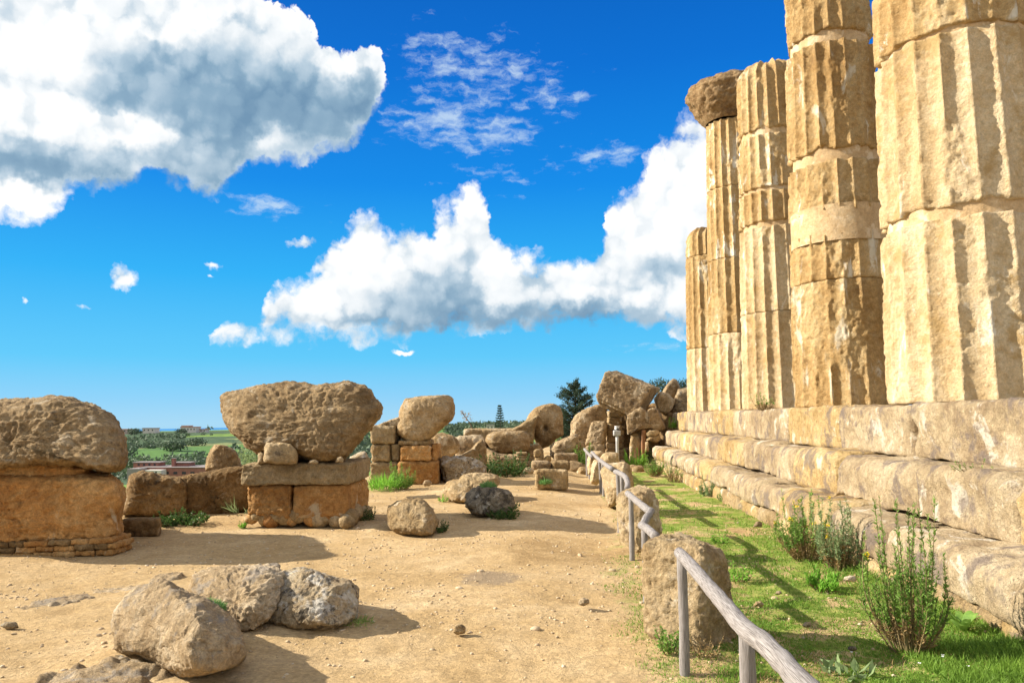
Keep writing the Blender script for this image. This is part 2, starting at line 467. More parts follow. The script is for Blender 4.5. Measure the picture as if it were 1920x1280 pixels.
    darks = [(390, 190, 300, 130, .62), (580, 230, 150, 90, .38), (190, 335, 280, 45, .66), (430, 330, 120, 40, .30), (670, 190, 50, 70, .34),
             (60, 60, 110, 75, -.7), (40, 190, 110, 45, -.6), (250, 242, 85, 26, -.72), (285, 56, 48, 20, -.5), (370, 20, 60, 24, -.5), (548, 16, 52, 22, -.55),
             (648, 132, 26, 28, -.5), (512, 268, 42, 20, -.45), (72, 375, 60, 26, -.7),
             (800, 568, 110, 40, .52), (960, 590, 170, 24, .42), (1235, 506, 70, 28, .42), (1120, 590, 140, 26, .30), (660, 604, 90, 16, .25), (880, 500, 50, 40, .2), (1000, 530, 60, 26, .2)]
    D = t.m('MAXIMUM', t.m('ADD', total(darks, t.vm('ADD', PW, sc(w1, 1.5))), baseB), 0.0)
    rim = t.m('MAXIMUM', t.mr(dens, .1, 2.4, .45, 1.0), t.m('MULTIPLY', t.m('SUBTRACT', 1.0, low), .9))
    crev = t.mr(t.m('MULTIPLY', pA, -1.0), .34, .60, 0, .20)
    lit = t.m('SUBTRACT', t.m('MULTIPLY_ADD', diff, .50, 1.0), crev)
    lit = t.m('SUBTRACT', lit, t.m('MULTIPLY', t.m('MULTIPLY', D, t.m('MULTIPLY_ADD', lobe, 1.0, 1.0)), rim))
    lit = t.m('MULTIPLY_ADD', lobe, .45, lit)
    ccol = t.ramp(lit, [(0.0, L(116, 152, 182)), (.32, L(144, 176, 200)), (.60, L(192, 212, 227)), (.82, L(240, 246, 250)), (1.0, (1.05*k, 1.06*k, 1.07*k, 1))])
    cm = total([(840, 110, 130, 80, .85), (800, 235, 110, 50, .85), (1000, 170, 140, 90, .62), (930, 330, 130, 50, .58), (500, 385, 90, 34, .95), (1150, 292, 90, 30, .95), (920, 255, 70, 26, .8), (1200, 650, 120, 18, .7), (1080, 185, 60, 14, .5)], P)
    st = noise2(t.vm('ADD', t.mapping(P, scale=(.38, 1.0, 1), rot=(0, 0, radians(8))), sc(w2, .5)), 1.15, 6, .62)
    ca = t.m('MULTIPLY', t.mr(t.m('SUBTRACT', st, t.m('MULTIPLY', t.m('SUBTRACT', 1.0, t.m('MINIMUM', cm, 1.0)), .45)), .30, .72), .72)
    fin = t.mix(alpha, t.mix(ca, clear, L(215, 235, 250)), ccol)
    t.put(bg.inputs[0], fin); bg.inputs[1].default_value = 1.0
build_world()

sl = bpy.data.lights.new('sun', 'SUN'); sl.energy = 4.8; sl.angle = radians(.53); sl.color = (1.0, .93, .82)
so = bpy.data.objects.new('sun', sl); COL.objects.link(so)
from mathutils import Vector, Matrix
so.rotation_euler = Vector(-SUNDIR).to_track_quat('-Z', 'Y').to_euler()
so.location = (-8, 0, 20)

cam = bpy.data.cameras.new('camera'); co = bpy.data.objects.new('camera', cam); COL.objects.link(co)
cam.sensor_width = 36; cam.lens = 27; cam.clip_end = 40000; cam.clip_start = .05
mt = Matrix(((XI[0], UPV[0], -FW[0], 0), (XI[1], UPV[1], -FW[1], 0), (XI[2], UPV[2], -FW[2], EYE), (0, 0, 0, 1)))
co.matrix_world = mt
SC.camera = co
SC.view_settings.view_transform = 'Standard'; SC.view_settings.look = 'None'
SC.view_settings.exposure = EXPO; SC.view_settings.gamma = 1
SC.cycles.use_denoising = True
SC.cycles.max_bounces = 5; SC.cycles.diffuse_bounces = 4; SC.cycles.transparent_max_bounces = 4
SC.render.film_transparent = False

# ------------------------------------------------------------------ rock builders
def facet(v, n, rnd, lo=.80, hi=.95):
    """break flat faces off a stone with random planes"""
    c = v.mean(0); w = v-c
    ext = np.array([np.ptp(w[:, k]) for k in range(3)])/2+1e-6
    for _ in range(n):
        a = rnd.normal(size=3); a[2] = abs(a[2])*.8-.15; a /= np.linalg.norm(a)
        nn = a/ext; nn /= np.linalg.norm(nn)
        d = w@nn; h = d.max()*rnd.uniform(lo, hi)
        w = w-np.maximum(d-h, 0)[:, None]*nn*.92
    return w+c

def displace(v, f, size, d, amp=1.0, fine=1.0, strata=0.0, seed=0, pits=1.0):
    """weathering: lumps, medium breaks, pits and grain, in metres"""
    nrm = normals_of(v, f)
    q = v+seed*13.7
    s = min(size, .62+.25*max(0, size-.62))
    dd = .035*s*fbm(q*(1.7/s), 3)
    dd += .022*s*fbm(q*(5.0/s)+5, 3)
    cr_ = 1-np.abs(fbm(q*(3.2/s)+31, 3, .55))
    dd -= .035*s*pits*np.clip(cr_-.90, 0, .1)*10*.6
    bed = fbm(q*np.array([1.0, 1.0, 6.5])/s*1.1+50, 4, .6)
    dd += .016*s*fine*bed
    r = fbm(q*(9.0/s)+9, 4, .6)
    dd += .018*s*fine*r
    mk_ = .25+1.15*sstep(-.28, .35, fbm(q*(1.6/s)+61, 3))
    pits = pits*mk_; fine_ = fine; fine = fine*(.45+.65*mk_)
    c = fbm(q*(14.0/s)+3, 3)
    dd -= .04*s*pits*np.clip(c-.26, 0, .5)
    dd -= .038*s*fine*(np.abs(fbm(q*(6.5/s)+23, 4, .55))-.2)
    c2 = fbm(q*(30.0/s)+8, 2)
    dd -= .026*s*pits*np.clip(c2-.25, 0, .5)
    if strata:
        qs = q*np.array([1.2, 1.2, 9.0])/s*1.3
        dd += strata*.022*s*fbm(qs, 4, .6)
    fs = max(.02, d*.004)
    dd += .30*fs*fine*fbm(q/fs*.6, 2)
    return v+nrm*(dd*amp)[:, None]

def resample(pts, n):
    p = np.asarray(pts, float)
    # light corner rounding
    c = np.concatenate([p, p[:1]])
    seg = np.linalg.norm(np.diff(c, axis=0), axis=1)
    s = np.concatenate([[0], np.cumsum(seg)])
    u = np.linspace(0, s[-1], n, endpoint=False)
    out = np.stack([np.interp(u, s, c[:, k]) for k in range(2)], 1)
    for _ in range(max(1, n//60)):
        out = .5*out+.25*(np.roll(out, 1, 0)+np.roll(out, -1, 0))
    return out

def loft(outline, d, T, n=4.0, M_=None, K=None, tiltx=0, tilty=0, ridges=(), cen=None, back=.8):
    """closed stone from its outline seen at front distance d; thickness T goes away from the viewer"""
    o = np.asarray(outline, float)
    if isinstance(d, GD): d = d.at(float(np.clip((o[:, 0].min()+o[:, 0].max())/2, 0, 1920)))
    size_px = max(np.ptp(o[:, 0]), np.ptp(o[:, 1]))
    if M_ is None: M_ = int(np.clip(size_px*1.35, 40, 340))
    if K is None: K = int(np.clip(size_px*.55, 18, 130))
    o = resample(o, M_)
    area = .5*np.sum(o[:, 0]*np.roll(o[:, 1], -1)-np.roll(o[:, 0], -1)*o[:, 1])
    if area > 0: o = o[::-1]
    mn, mx = o.min(0), o.max(0)
    if cen is None: cen = np.array([o[:, 0].mean(), .5*o[:, 1].mean()+.5*(.35*mn[1]+.65*mx[1])])
    cen = np.asarray(cen, float)
    ph = np.linspace(-pi/2, pi/2, 400)
    ss = np.abs(np.cos(ph))**(2/n); oo = np.sign(np.sin(ph))*np.abs(np.sin(ph))**(2/n)
    R = size_px*d/FPX*.5
    L = np.concatenate([[0], np.cumsum(np.hypot(np.diff(ss*R), np.diff(oo*T/2)))])
    u = np.linspace(0, L[-1], K+2)[1:-1]
    ss = np.interp(u, L, ss); oo = np.interp(u, L, oo)
    ctr = (mn+mx)/2; half = (mx-mn)/2
    verts = []
    def place(px, off):
        uv = (px-ctr)/half
        dep = d+T/2+off*T/2
        fr = 1-(off+1)/2
        dep = dep+fr*(tiltx*uv[:, 0]*T/2+tilty*(-uv[:, 1])*T/2)
        for (ru, rv, am, sg) in ridges:
            dep = dep-fr*am*np.exp(-((uv[:, 0]-ru)**2+(uv[:, 1]-rv)**2)/sg**2)
        r = FW[None]+((px[:, 0]-960)/FPX)[:, None]*XI+((640-px[:, 1])/FPX)[:, None]*UPV
        return CAM+r*(dep/(r@CF))[:, None]
    for s, of in zip(ss, oo):
        s2 = s
        verts.append(place(cen+(o-cen)*s2, of))
    verts.append(place(cen[None], -1.0)); verts.append(place(cen[None], 1.0))
    v = np.concatenate(verts)
    i = np.arange(M_); j = (i+1) % M_
    fs = [np.stack([k*M_+i, k*M_+j, (k+1)*M_+j, (k+1)*M_+i], 1) for k in range(len(ss)-1)]
    nv = len(ss)*M_
    f0 = np.stack([np.full(M_, nv), j, i, i], 1); l = (len(ss)-1)*M_
    f1 = np.stack([np.full(M_, nv+1), l+i, l+j, l+j], 1)
    return v, np.concatenate(fs), f0[:, :3], f1[:, :3], size_px*d/FPX

def build_loft(name, outline, d, T, mat, parent=None, seed=None, chips=None, amp=1.0, fine=1.0, strata=0, pits=1.0, **kw):
    if name in ('ruin_block', 'tilted_block', 'standing_slab', 'sloping_slab', 'leaning_slab', 'trough_block', 'stacked_stone'):
        kw['n'] = kw.get('n', 4.0)*1.8; amp *= 1.25
        if chips is None: chips = 7
    if isinstance(d, GD): d = d.at(float(np.clip((min(p[0] for p in outline)+max(p[0] for p in outline))/2, 0, 1920)))
    v, fq, f0, f1, size = loft(outline, d, T, **kw)
    seed = random.random()*20 if seed is None else seed
    # triangulated caps are appended as triangles through quads with a shared vertex
    tri = np.concatenate([f0, f1])
    q = np.concatenate([fq, np.concatenate([tri, tri[:, 2:]], 1)])
    a0, a1, a2, a3 = (v[q[:, k]] for k in range(4))
    if np.sum(a0*(np.cross(a1, a2)+np.cross(a2, a3))) < np.sum(v.mean(0)*(np.cross(a1-a0, a2-a0)+np.cross(a2-a0, a3-a0))):
        q = q[:, ::-1]; fq = fq[:, ::-1]; tri = tri[:, ::-1]
    n_ = kw.get('n', 4.0)
    if chips is None: chips = 12 if n_ < 4.3 else (5 if n_ < 6.5 else 0)
    v = facet(v, chips, np.random.default_rng(int(seed*97)+5), .86 if (n_ < 4.3 or name in ('ruin_block', 'leaning_slab')) else .92, .97 if n_ < 4.3 else .985)
    v = displace(v, q, min(size, max(.25, T)*1.6), d, amp, fine, strata, seed, pits)
    faces = [tuple(x) for x in fq.tolist()]+[tuple(x) for x in tri.tolist()]
    return mk(name, v, faces, mat, parent)

def rock(name, label, cat, outline, d, T, mat, group=None, **kw):
    o = build_loft(name, outline, d, T, mat, **kw)
    return setp(o, label, cat, group)

def cube_grid(nx, ny, nz):
    """surface of a unit box [-1,1]^3 as quads, welded"""
    V = {}; vs = []; F = []
    def idx(a, b, c):
        k = (a, b, c)
        if k not in V:
            V[k] = len(vs); vs.append((2*a/nx-1, 2*b/ny-1, 2*c/nz-1))
        return V[k]
    for a in range(nx):
        for b in range(ny):
            F.append((idx(a, b, 0), idx(a, b+1, 0), idx(a+1, b+1, 0), idx(a+1, b, 0)))
            F.append((idx(a, b, nz), idx(a+1, b, nz), idx(a+1, b+1, nz), idx(a, b+1, nz)))
    for a in range(nx):
        for c in range(nz):
            F.append((idx(a, 0, c), idx(a+1, 0, c), idx(a+1, 0, c+1), idx(a, 0, c+1)))
            F.append((idx(a, ny, c), idx(a, ny, c+1), idx(a+1, ny, c+1), idx(a+1, ny, c)))
    for b in range(ny):
        for c in range(nz):
            F.append((idx(0, b, c), idx(0, b, c+1), idx(0, b+1, c+1), idx(0, b+1, c)))
            F.append((idx(nx, b, c), idx(nx, b+1, c), idx(nx, b+1, c+1), idx(nx, b, c+1)))
    return np.array(vs, float), np.array(F)

def block_geo(c8, res, rad=.06, d=10, amp=1.0, fine=1.0, strata=0, seed=None, pits=1.0, keep=True):
    """rounded stone block from 8 corners: bottom a,b,c,d (front-left, front-right, back-right, back-left) then top"""
    c = np.asarray(c8, float)
    ex = np.linalg.norm(c[1]-c[0]); ey = np.linalg.norm(c[3]-c[0]); ez = np.linalg.norm(c[4]-c[0])
    n = [int(np.clip(e/res, 3, 110)) for e in (ex, ey, ez)]
    g, f = cube_grid(*n)
    half = np.array([ex, ey, ez])/2
    p = g*half
    inner = np.maximum(half-rad, half*.15)
    q = np.clip(p, -inner, inner); dl = p-q
    ln = np.linalg.norm(dl, axis=1, keepdims=True)
    p = np.where(ln > 1e-9, q+dl/np.maximum(ln, 1e-9)*np.minimum(np.max(np.abs(dl), axis=1, keepdims=True), rad), p)
    u = (p/half+1)/2
    x, y, z = u[:, 0:1], u[:, 1:2], u[:, 2:3]
    v = ((1-x)*(1-y)*(1-z)*c[0]+x*(1-y)*(1-z)*c[1]+x*y*(1-z)*c[2]+(1-x)*y*(1-z)*c[3] +
         (1-x)*(1-y)*z*c[4]+x*(1-y)*z*c[5]+x*y*z*c[6]+(1-x)*y*z*c[7])
    seed = random.random()*20 if seed is None else seed
    v = displace(v, f, min(.9, max(.12, (ex*ey*ez)**(1/3)))*.8, d, amp, fine, strata, seed, pits)
    return v, f

def quad_prism(a, b, c, dd, z0, z1):
    P = [np.array([p[0], p[1], z0]) for p in (a, b, c, dd)]+[np.array([p[0], p[1], z1]) for p in (a, b, c, dd)]
    return P

def px_block(x0, y0, x1, y1, d, T, side=0.0, top=0.0):
    """block whose front face fills the pixel box at distance d; side shifts the back laterally (m)"""
    fl, fr = W(x0, y1, d), W(x1, y1, d); tl, tr = W(x0, y0, d), W(x1, y0, d)
    b = CF*T+CR*side
    return [fl, fr, fr+b, fl+b, tl, tr, tr+b+CZ*top, tl+b+CZ*top]

def block(name, c8, mat, d, parent=None, res=None, **kw):
    v, f = block_geo(c8, res or max(.012, d*.0016), d=d, **kw)
    return mk(name, v, f, mat, parent)

def tube(path, radii, n=10, seed=0, wob=.0):
    path = np.asarray(path, float); m = len(path)
    radii = np.broadcast_to(np.asarray(radii, float), (m,))
    t = np.gradient(path, axis=0); t /= np.linalg.norm(t, axis=1, keepdims=True)
    ref = np.array([0.31, .17, .93]);
    a = np.cross(t, ref); a /= np.linalg.norm(a, axis=1, keepdims=True); b = np.cross(t, a)
    th = np.linspace(0, 2*pi, n, endpoint=False)
    v = path[:, None]+radii[:, None, None]*(np.cos(th)[None, :, None]*a[:, None]+np.sin(th)[None, :, None]*b[:, None])
    v = v.reshape(-1, 3)
    if wob:
        c = np.repeat(path, n, axis=0); dv = v-c
        v = c+dv*(1+wob*fbm(v*9+seed, 3))[:, None]
    i = np.arange(n); j = (i+1) % n
    f = [np.stack([k*n+i, k*n+j, (k+1)*n+j, (k+1)*n+i], 1) for k in range(m-1)]
    f = np.concatenate(f)
    v = np.concatenate([v, path[:1], path[-1:]])
    c0 = np.stack([np.full(n, m*n), j, i, i], 1); c1 = np.stack([np.full(n, m*n+1), (m-1)*n+i, (m-1)*n+j, (m-1)*n+j], 1)
    return v, f, c0[:, :3], c1[:, :3]

def tube_obj(name, path, radii, mat, parent=None, n=10, wob=.0, seed=0):
    v, f, c0, c1 = tube(path, radii, n, seed, wob)
    faces = f.tolist()+c0.tolist()+c1.tolist()
    o = mk(name, v, faces, mat, parent)
    me = o.data
    uvl = me.uv_layers.new(name='UVMap')
    ln = np.concatenate([[0], np.cumsum(np.linalg.norm(np.diff(np.asarray(path), axis=0), axis=1))])
    m = len(path)
    vi = np.zeros(len(me.loops), dtype=np.int32); me.loops.foreach_get('vertex_index', vi)
    uu = np.where(vi < m*n, (vi % n)/n, .5); vv = np.where(vi < m*n, ln[np.minimum(vi//n, m-1)], 0)
    # mirrored u so the seam does not show
    uu = np.abs(uu*2-1)
    uvl.data.foreach_set('uv', np.stack([uu+seed, vv*2], 1).astype(np.float32).ravel())
    return o

def spline(pts, n):
    p = np.asarray(pts, float); m = len(p)
    if m == 2:
        t = np.linspace(0, 1, n)[:, None]; return p[0]*(1-t)+p[1]*t
    out = []
    pp = np.concatenate([[2*p[0]-p[1]], p, [2*p[-1]-p[-2]]])
    for u in np.linspace(0, m-1-1e-9, n):
        i = int(u); f = u-i
        a, b, c, d = pp[i:i+4]
        out.append(.5*((2*b)+(-a+c)*f+(2*a-5*b+4*c-d)*f*f+(-a+3*b-3*c+d)*f**3))
    return np.array(out)

# ------------------------------------------------------------------ ground
EDGE_X = np.array([-60, -14, -8, -5.5, -4.2, -3.0, -1.0, 2, 6, 60.])
EDGE_D = np.array([13, 14.5, 15.5, 17.5, 23, 27, 37, 44, 50, 60.])

BANKS = []
for px_, py_, br_, bh_ in ((330, 1225, .62, .055), (430, 1165, .60, .05), (570, 1160, .55, .06), (773, 985, .62, .07), (880, 925, .85, .06), (920, 950, .72, .06), (560, 965, 1.5, .05), (1290, 1200, .62, .06), (1200, 1005, .75, .06), (60, 1030, 1.9, .05), (758, 890, 1.6, .05), (345, 955, 1.3, .05)):
    g_ = G(px_, py_); BANKS.append((g_[0], g_[1], br_, bh_))

def ground_h(x, y):
    xl = x*CR[0]+y*CR[1]; dp = x*CF[0]+y*CF[1]
    p = np.stack([x, y, np.zeros_like(x)], 1)
    h = .035*fbm(p*.35, 3)+.018*fbm(p*1.7+3, 3)+.006*fbm(p*8+7, 3, .6)*np.clip(14/(dp+4), 0, 1.5)
    h = h-.02
    for (bx, by, br, bh) in BANKS:
        h += bh*np.exp(-(((x-bx)**2+(y-by)**2)/br**2)**1.3)
    # slight verge under the fence and lumps in the turf
    h += .05*np.exp(-((x-1.05)/.35)**2)*sstep(3, 8, y)
    h += .02*sstep(1.1, 1.8, x)*fbm(p*3.1+11, 3)
    h -= .30*(1-np.exp(-np.maximum(y-3, 0)/9))*sstep(-.8, 1.6, x)
    e = np.interp(xl, EDGE_X, EDGE_D)
    h -= 16*sstep(0, 22, dp-e)*(dp > e)
    return h

def ground_material():
    m, t, b = new_mat('sandy_ground')
    tc = t.node('ShaderNodeTexCoord'); P = tc.outputs['Object']
    n1 = t.noise(P, .55, 6, .6, .4); n2 = t.noise(P, 3.2, 8, .65); n3 = t.noise(P, 30, 6, .7); n4 = t.noise(P, 110, 3, .7)
    f = t.m('ADD', t.m('MULTIPLY', n1, .68), t.m('MULTIPLY', n2, .32))
    sand = t.ramp(f, [(.35, (.36, .235, .105, 1)), (.47, (.49, .335, .16, 1)), (.55, (.54, .38, .195, 1)), (.65, (.64, .48, .27, 1))])
    sp = t.m('MULTIPLY', t.mr(n3, .33, .70, .72, 1.2, False), t.mr(t.noise(P, 11, 5, .7), .3, .7, .82, 1.15, False)); cc = t.node('ShaderNodeCombineXYZ')
    for k in range(3): t.put(cc.inputs[k], sp)
    sand = t.mix(1.0, sand, cc.outputs[0], 'MULTIPLY')
    grit = t.mr(n4, .66, .74); sand = t.mix(t.m('MULTIPLY', grit, .5), sand, (.66, .52, .34, 1))
    # moss and turf right of the fence
    sx = t.node('ShaderNodeSeparateXYZ'); t.put(sx.inputs[0], P)
    x = t.m('ADD', sx.outputs[0], t.m('MULTIPLY', t.m('SUBTRACT', n2, .5), .9))
    mk_ = t.m('MULTIPLY', t.mr(x, .75, 1.35), t.mr(sx.outputs[0], 3.9, 3.3))
    yy = t.m('MULTIPLY', t.mr(sx.outputs[1], 31, 26), t.mr(sx.outputs[1], -3, 0))
    patch = t.mr(t.noise(P, 1.5, 9, .68, .3), .40, .52)
    side = t.m('MULTIPLY', t.m('MULTIPLY', t.mr(x, .35, .8), t.mr(sx.outputs[1], 14, 9)), t.mr(n2, .5, .62))
    moss_m = t.m('MULTIPLY', t.m('MAXIMUM', t.m('MULTIPLY', mk_, patch), t.m('MULTIPLY', side, .6)), yy)
    moss = t.ramp(t.noise(P, 5, 8, .7), [(.36, (.12, .17, .02, 1)), (.5, (.20, .29, .04, 1)), (.64, (.37, .37, .10, 1))])
    moss = t.mix(1.0, moss, cc.outputs[0], 'MULTIPLY')
    col = t.mix(t.m('MULTIPLY', moss_m, .92), sand, moss)
    # ashy dark patch of grit on the path and damp margins near the left wall
    g = G(920, 1078); q = t.vm('MULTIPLY', t.vm('SUBTRACT', P, tuple(g)), (2.6, 2.0, 0))
    qd = t.m('ADD', t.vm('DOT_PRODUCT', q, q, 1), t.m('MULTIPLY', t.m('SUBTRACT', t.noise(P, 9, 6, .7), .5), 2.2))
    col = t.mix(t.m('MULTIPLY', t.mr(qd, .9, .3), .6), col, (.20, .16, .12, 1))
    t.put(b.inputs['Base Color'], col); b.inputs['Roughness'].default_value = .96
    b.inputs['Specular IOR Level'].default_value = .08
    h = t.m('ADD', t.m('MULTIPLY', n3, .5), t.m('ADD', t.m('MULTIPLY', n2, .6), t.m('MULTIPLY', n4, .16)))
    bp = t.node('ShaderNodeBump'); bp.inputs['Strength'].default_value = .9; bp.inputs['Distance'].default_value = .05
    t.put(bp.inputs['Height'], h); t.put(b.inputs['Normal'], bp.outputs[0])
    return m

def build_ground():
    th = np.concatenate([np.linspace(-50, 50, 560), np.linspace(50, 310, 60)[1:-1]])
    th = np.radians(th)
    r = np.concatenate([np.geomspace(.4, 3.5, 16)[:-1], np.geomspace(3.5, 85, 430)])
    A, B = np.meshgrid(th, r)
    xl = (np.sin(A)*B).ravel(); dp = (np.cos(A)*B).ravel()
    x = xl*CR[0]+dp*CF[0]; y = xl*CR[1]+dp*CF[1]
    z = ground_h(x, y)
    v = np.stack([x, y, z], 1); v = np.concatenate([v, [[0, 0, float(ground_h(np.array([0.]), np.array([0.]))[0])]]])
    n = len(th); i = np.arange(n); j = (i+1) % n
    f = np.concatenate([np.stack([k*n+i, (k+1)*n+i, (k+1)*n+j, k*n+j], 1) for k in range(len(r)-1)])
    c = np.stack([np.full(n, len(v)-1), i, j, j], 1)[:, :3]
    # winding so normals point up
    faces = f[:, ::-1].tolist()+c[:, ::-1].tolist()
    o = mk('ground', v, faces, ground_material(), origin=(0, 0, 0))
    setp(o, kind='structure')
build_ground()

def gz(x, y):
    return float(ground_h(np.array([float(x)]), np.array([float(y)]))[0])

def gpt(px, py):
    z = 0.0
    for _ in range(5):
        g = G(px, py, z); z = max(-.5, gz(g[0], g[1]))
    g[2] = z; return g

# pebbles and clods scattered over the path
ICO_V = None
def ico(sub=1):
    bm = bmesh.new(); bmesh.ops.create_icosphere(bm, subdivisions=sub, radius=1)
    v = np.array([x.co[:] for x in bm.verts]); f = np.array([[q.index for q in p.verts] for p in bm.faces]); bm.free()
    return v, f
ICO1 = ico(1); ICO2 = ico(2); ICO3 = ico(3)

def scatter_pebbles():
    parts = []
    n = 0
    while n < 4600:
        px = RNG.uniform(-80, 1980); py = 862+420*RNG.random()**.8*RNG.uniform(.2, 1)
        g = G(px, py)
        if g[0] > 3.3 or g[0] < -7.5: continue
        dist = hypot(g[0], g[1])
        q = fbm(np.array([[g[0]*.8, g[1]*.8, 3]]), 3)[0]
        if q < RNG.uniform(-.55, .35): continue
        s = (.005+.012*RNG.random()**3.0)*(1.0+.04*dist)
        if RNG.random() < .015: s *= 1.9
        if g[0] > 1.2 and RNG.random() < .55: continue
        v, f = (ICO1 if s < .03 else ICO2)
        v = v*RNG.uniform(.6, 1.25, 3)*s
        v = v+.35*s*RNG.normal(size=v.shape)*(.5 if s < .03 else .18)
        v[:, 2] *= .6
        a = RNG.uniform(0, 6.28); ca, sa = cos(a), sin(a)
        v = np.stack([v[:, 0]*ca-v[:, 1]*sa, v[:, 0]*sa+v[:, 1]*ca, v[:, 2]], 1)
        parts.append((v+np.array([g[0], g[1], gz(g[0], g[1])+s*.1]), f)); n += 1
    v, f = merge(parts)
    o = mk('gravel', v, f, M['pebble'], origin=(0, 0, 0), smooth=False)
    setp(o, 'small pebbles and clods scattered over the sandy path', 'gravel', kind='stuff')
scatter_pebbles()

# ------------------------------------------------------------------ temple platform
def course_block(name, xf, xb, z0, z1, y0, y1, mat, parent, worn, seed, taper=.0):
    """one worn step block: a rounded profile swept along the course"""
    mid = (y0+y1)/2; dist = hypot(xf, mid)
    res = float(np.clip(dist*.0026, .018, .07))
    ny = int(np.clip((y1-y0)/res, 8, 150))
    h = z1-z0
    rr = worn
    prof = [(xb, z0)]
    prof += [(xb, z1)]
    pts = [(xb, z1), (xf+rr*1.25, z1-.01)]
    k = 7
    for a in np.linspace(90, 180, k):
        pts.append((xf+rr+rr*cos(radians(a)), z1-rr*1.1+rr*1.1*sin(radians(a))))
    pts.append((xf, z0)); pts.append((xb, z0))
    pts = np.array(pts)
    seg = np.concatenate([[0], np.cumsum(np.linalg.norm(np.diff(np.concatenate([pts, pts[:1]]), axis=0), axis=1))])
    m = int(np.clip(seg[-1]/res*.75, 24, 110)); u = np.linspace(0, seg[-1], m, endpoint=False)
    # denser sampling on the visible side
    pr = np.stack([np.interp(u, seg, np.append(pts[:, k2], pts[0, k2])) for k2 in (0, 1)], 1)
    ys = np.linspace(y0, y1, ny)
    cx, cz = (xf+xb)/2, (z0+z1)/2
    V = []
    for yv in ys:
        e = min(yv-y0, y1-yv)
        sh = 1-.030*max(0, 1-e/.045)**2-.02*(e < 1e-6)
        V.append(np.stack([cx+(pr[:, 0]-cx)*sh, np.full(m, yv), cz+(pr[:, 1]-cz)*sh], 1))
    V = np.concatenate(V+[np.array([[cx, y0, cz], [cx, y1, cz]])])
    i = np.arange(m); j = (i+1) % m
    F = np.concatenate([np.stack([q*m+i, q*m+j, (q+1)*m+j, (q+1)*m+i], 1) for q in range(ny-1)])
    n0 = ny*m
    C = np.concatenate([np.stack([np.full(m, n0), j, i, i], 1), np.stack([np.full(m, n0+1), (ny-1)*m+i, (ny-1)*m+j, (ny-1)*m+j], 1)])
    A = np.concatenate([F, C])
    a0, a1, a2, a3 = (V[A[:, q]] for q in range(4)); ctr = V.mean(0)
    if np.sum((a0-ctr)*np.cross(a1-a0, a2-a0)) < 0:
        A = A[:, ::-1]; F = F[:, ::-1]; C = C[:, ::-1]
    nrm = normals_of(V, A)
    p = V+seed*7.1
    dd = (.02+.06*worn/.2)*fbm((V+np.array([0, 0, z0*9]))*np.array([1.1, .75, 1.1]), 3)+.022*fbm(p*3.1+3, 3)+.012*fbm(p*np.array([7, 5, 10])+5, 4, .6)
    dd -= .07*np.clip(fbm(p*np.array([2.6, 2.2, 2.6])+21, 3)-.34, 0, .6)
    dd -= .03*np.clip(fbm(p*9+31, 3)-.30, 0, .5)
    dd += .004*fbm(p*30, 2)
    V = V+nrm*np.clip(dd, -.2, .06)[:, None]
    rc = np.random.default_rng(int(seed*211))
    for ye in (y0, y1):
        if rc.random() < .75:
            c_ = rc.uniform(.10, .30)*min(1.0, h/.5); zc = z1 if rc.random() < .8 else (z0+z1)/2
            m_ = np.clip(1.15-np.abs(V[:, 1]-ye)/c_-np.abs(V[:, 2]-zc)/(c_*1.1)-np.abs(V[:, 0]-xf)/(c_*1.6)+.35*fbm(V*6+seed, 3), 0, 1)
            V[:, 0] += m_*c_*.55; V[:, 2] -= m_*c_*.45*(zc == z1)
    tri = [tuple(x[:3]) if len(set(x[:3])) == 3 else tuple(x[1:]) for x in C.tolist()]
    faces = F.tolist()+[tuple(dict.fromkeys(x)) for x in C.tolist()]
    return mk(name, V, faces, mat, parent)

ZS = 1.75
def build_platform():
    e = empty('temple_platform', (4.0, 18, 0), 'three worn stone steps running along the foot of the fluted columns', 'temple steps')
    rnd = random.Random(5)
    def run(name, xf, xb, z0, z1, ya, yb, lo, hi, worn, mats):
        y = ya; k = 0
        while y < yb-.3:
            ln = rnd.uniform(lo, hi)
            y2 = min(yb, y+ln)
            if yb-y2 < lo*.5: y2 = yb
            course_block(name, xf+rnd.uniform(-.03, .03), xb, z0, z1+rnd.uniform(-.025, .02), y+.004, y2-.004, M[mats[k % len(mats)]], e, worn*rnd.uniform(.8, 1.25), rnd.uniform(0, 30))
            y = y2; k += 1
    run('stylobate_block', 4.6, 6.6, 1.04, ZS, 1.4, 33.2, 1.9, 3.3, .07, ['step', 'step_ochre', 'step'])
    run('step_block', 4.0, 4.95, .44, 1.035, .6, 31.6, 1.5, 2.9, .17, ['step', 'step', 'step_ochre'])
    run('step_block', 3.4, 4.35, .03, .435, .2, 30.6, 1.3, 2.7, .19, ['step', 'step_ochre', 'step', 'step'])
    run('foundation_block', 3.38, 4.3, -.6, .025, .2, 30.6, 1.0, 2.0, .10, ['step_ochre', 'tan'])
    # solid floor and core behind the visible edge
    v, f = block_geo(quad_prism((6.5, 1), (13, 1), (13, 33), (6.5, 33), .9, ZS-.02), .4, d=30, seed=2)
    mk('platform_core', v, f, M['step_ochre'], e)
    v, f = block_geo(quad_prism((4.9, .4), (13, .4), (13, 31.5), (4.9, 31.5), -.5, .98), .4, d=30, seed=3)
    mk('platform_core', v, f, M['step_ochre'], e)
build_platform()

# ------------------------------------------------------------------ columns
XC = XC0 = 5.77
def col_r(z):
    return np.interp(z, [0, 2.8, 5, 7.5, 9, 11], [1.075, 1.005, .945, .88, .83, .76])

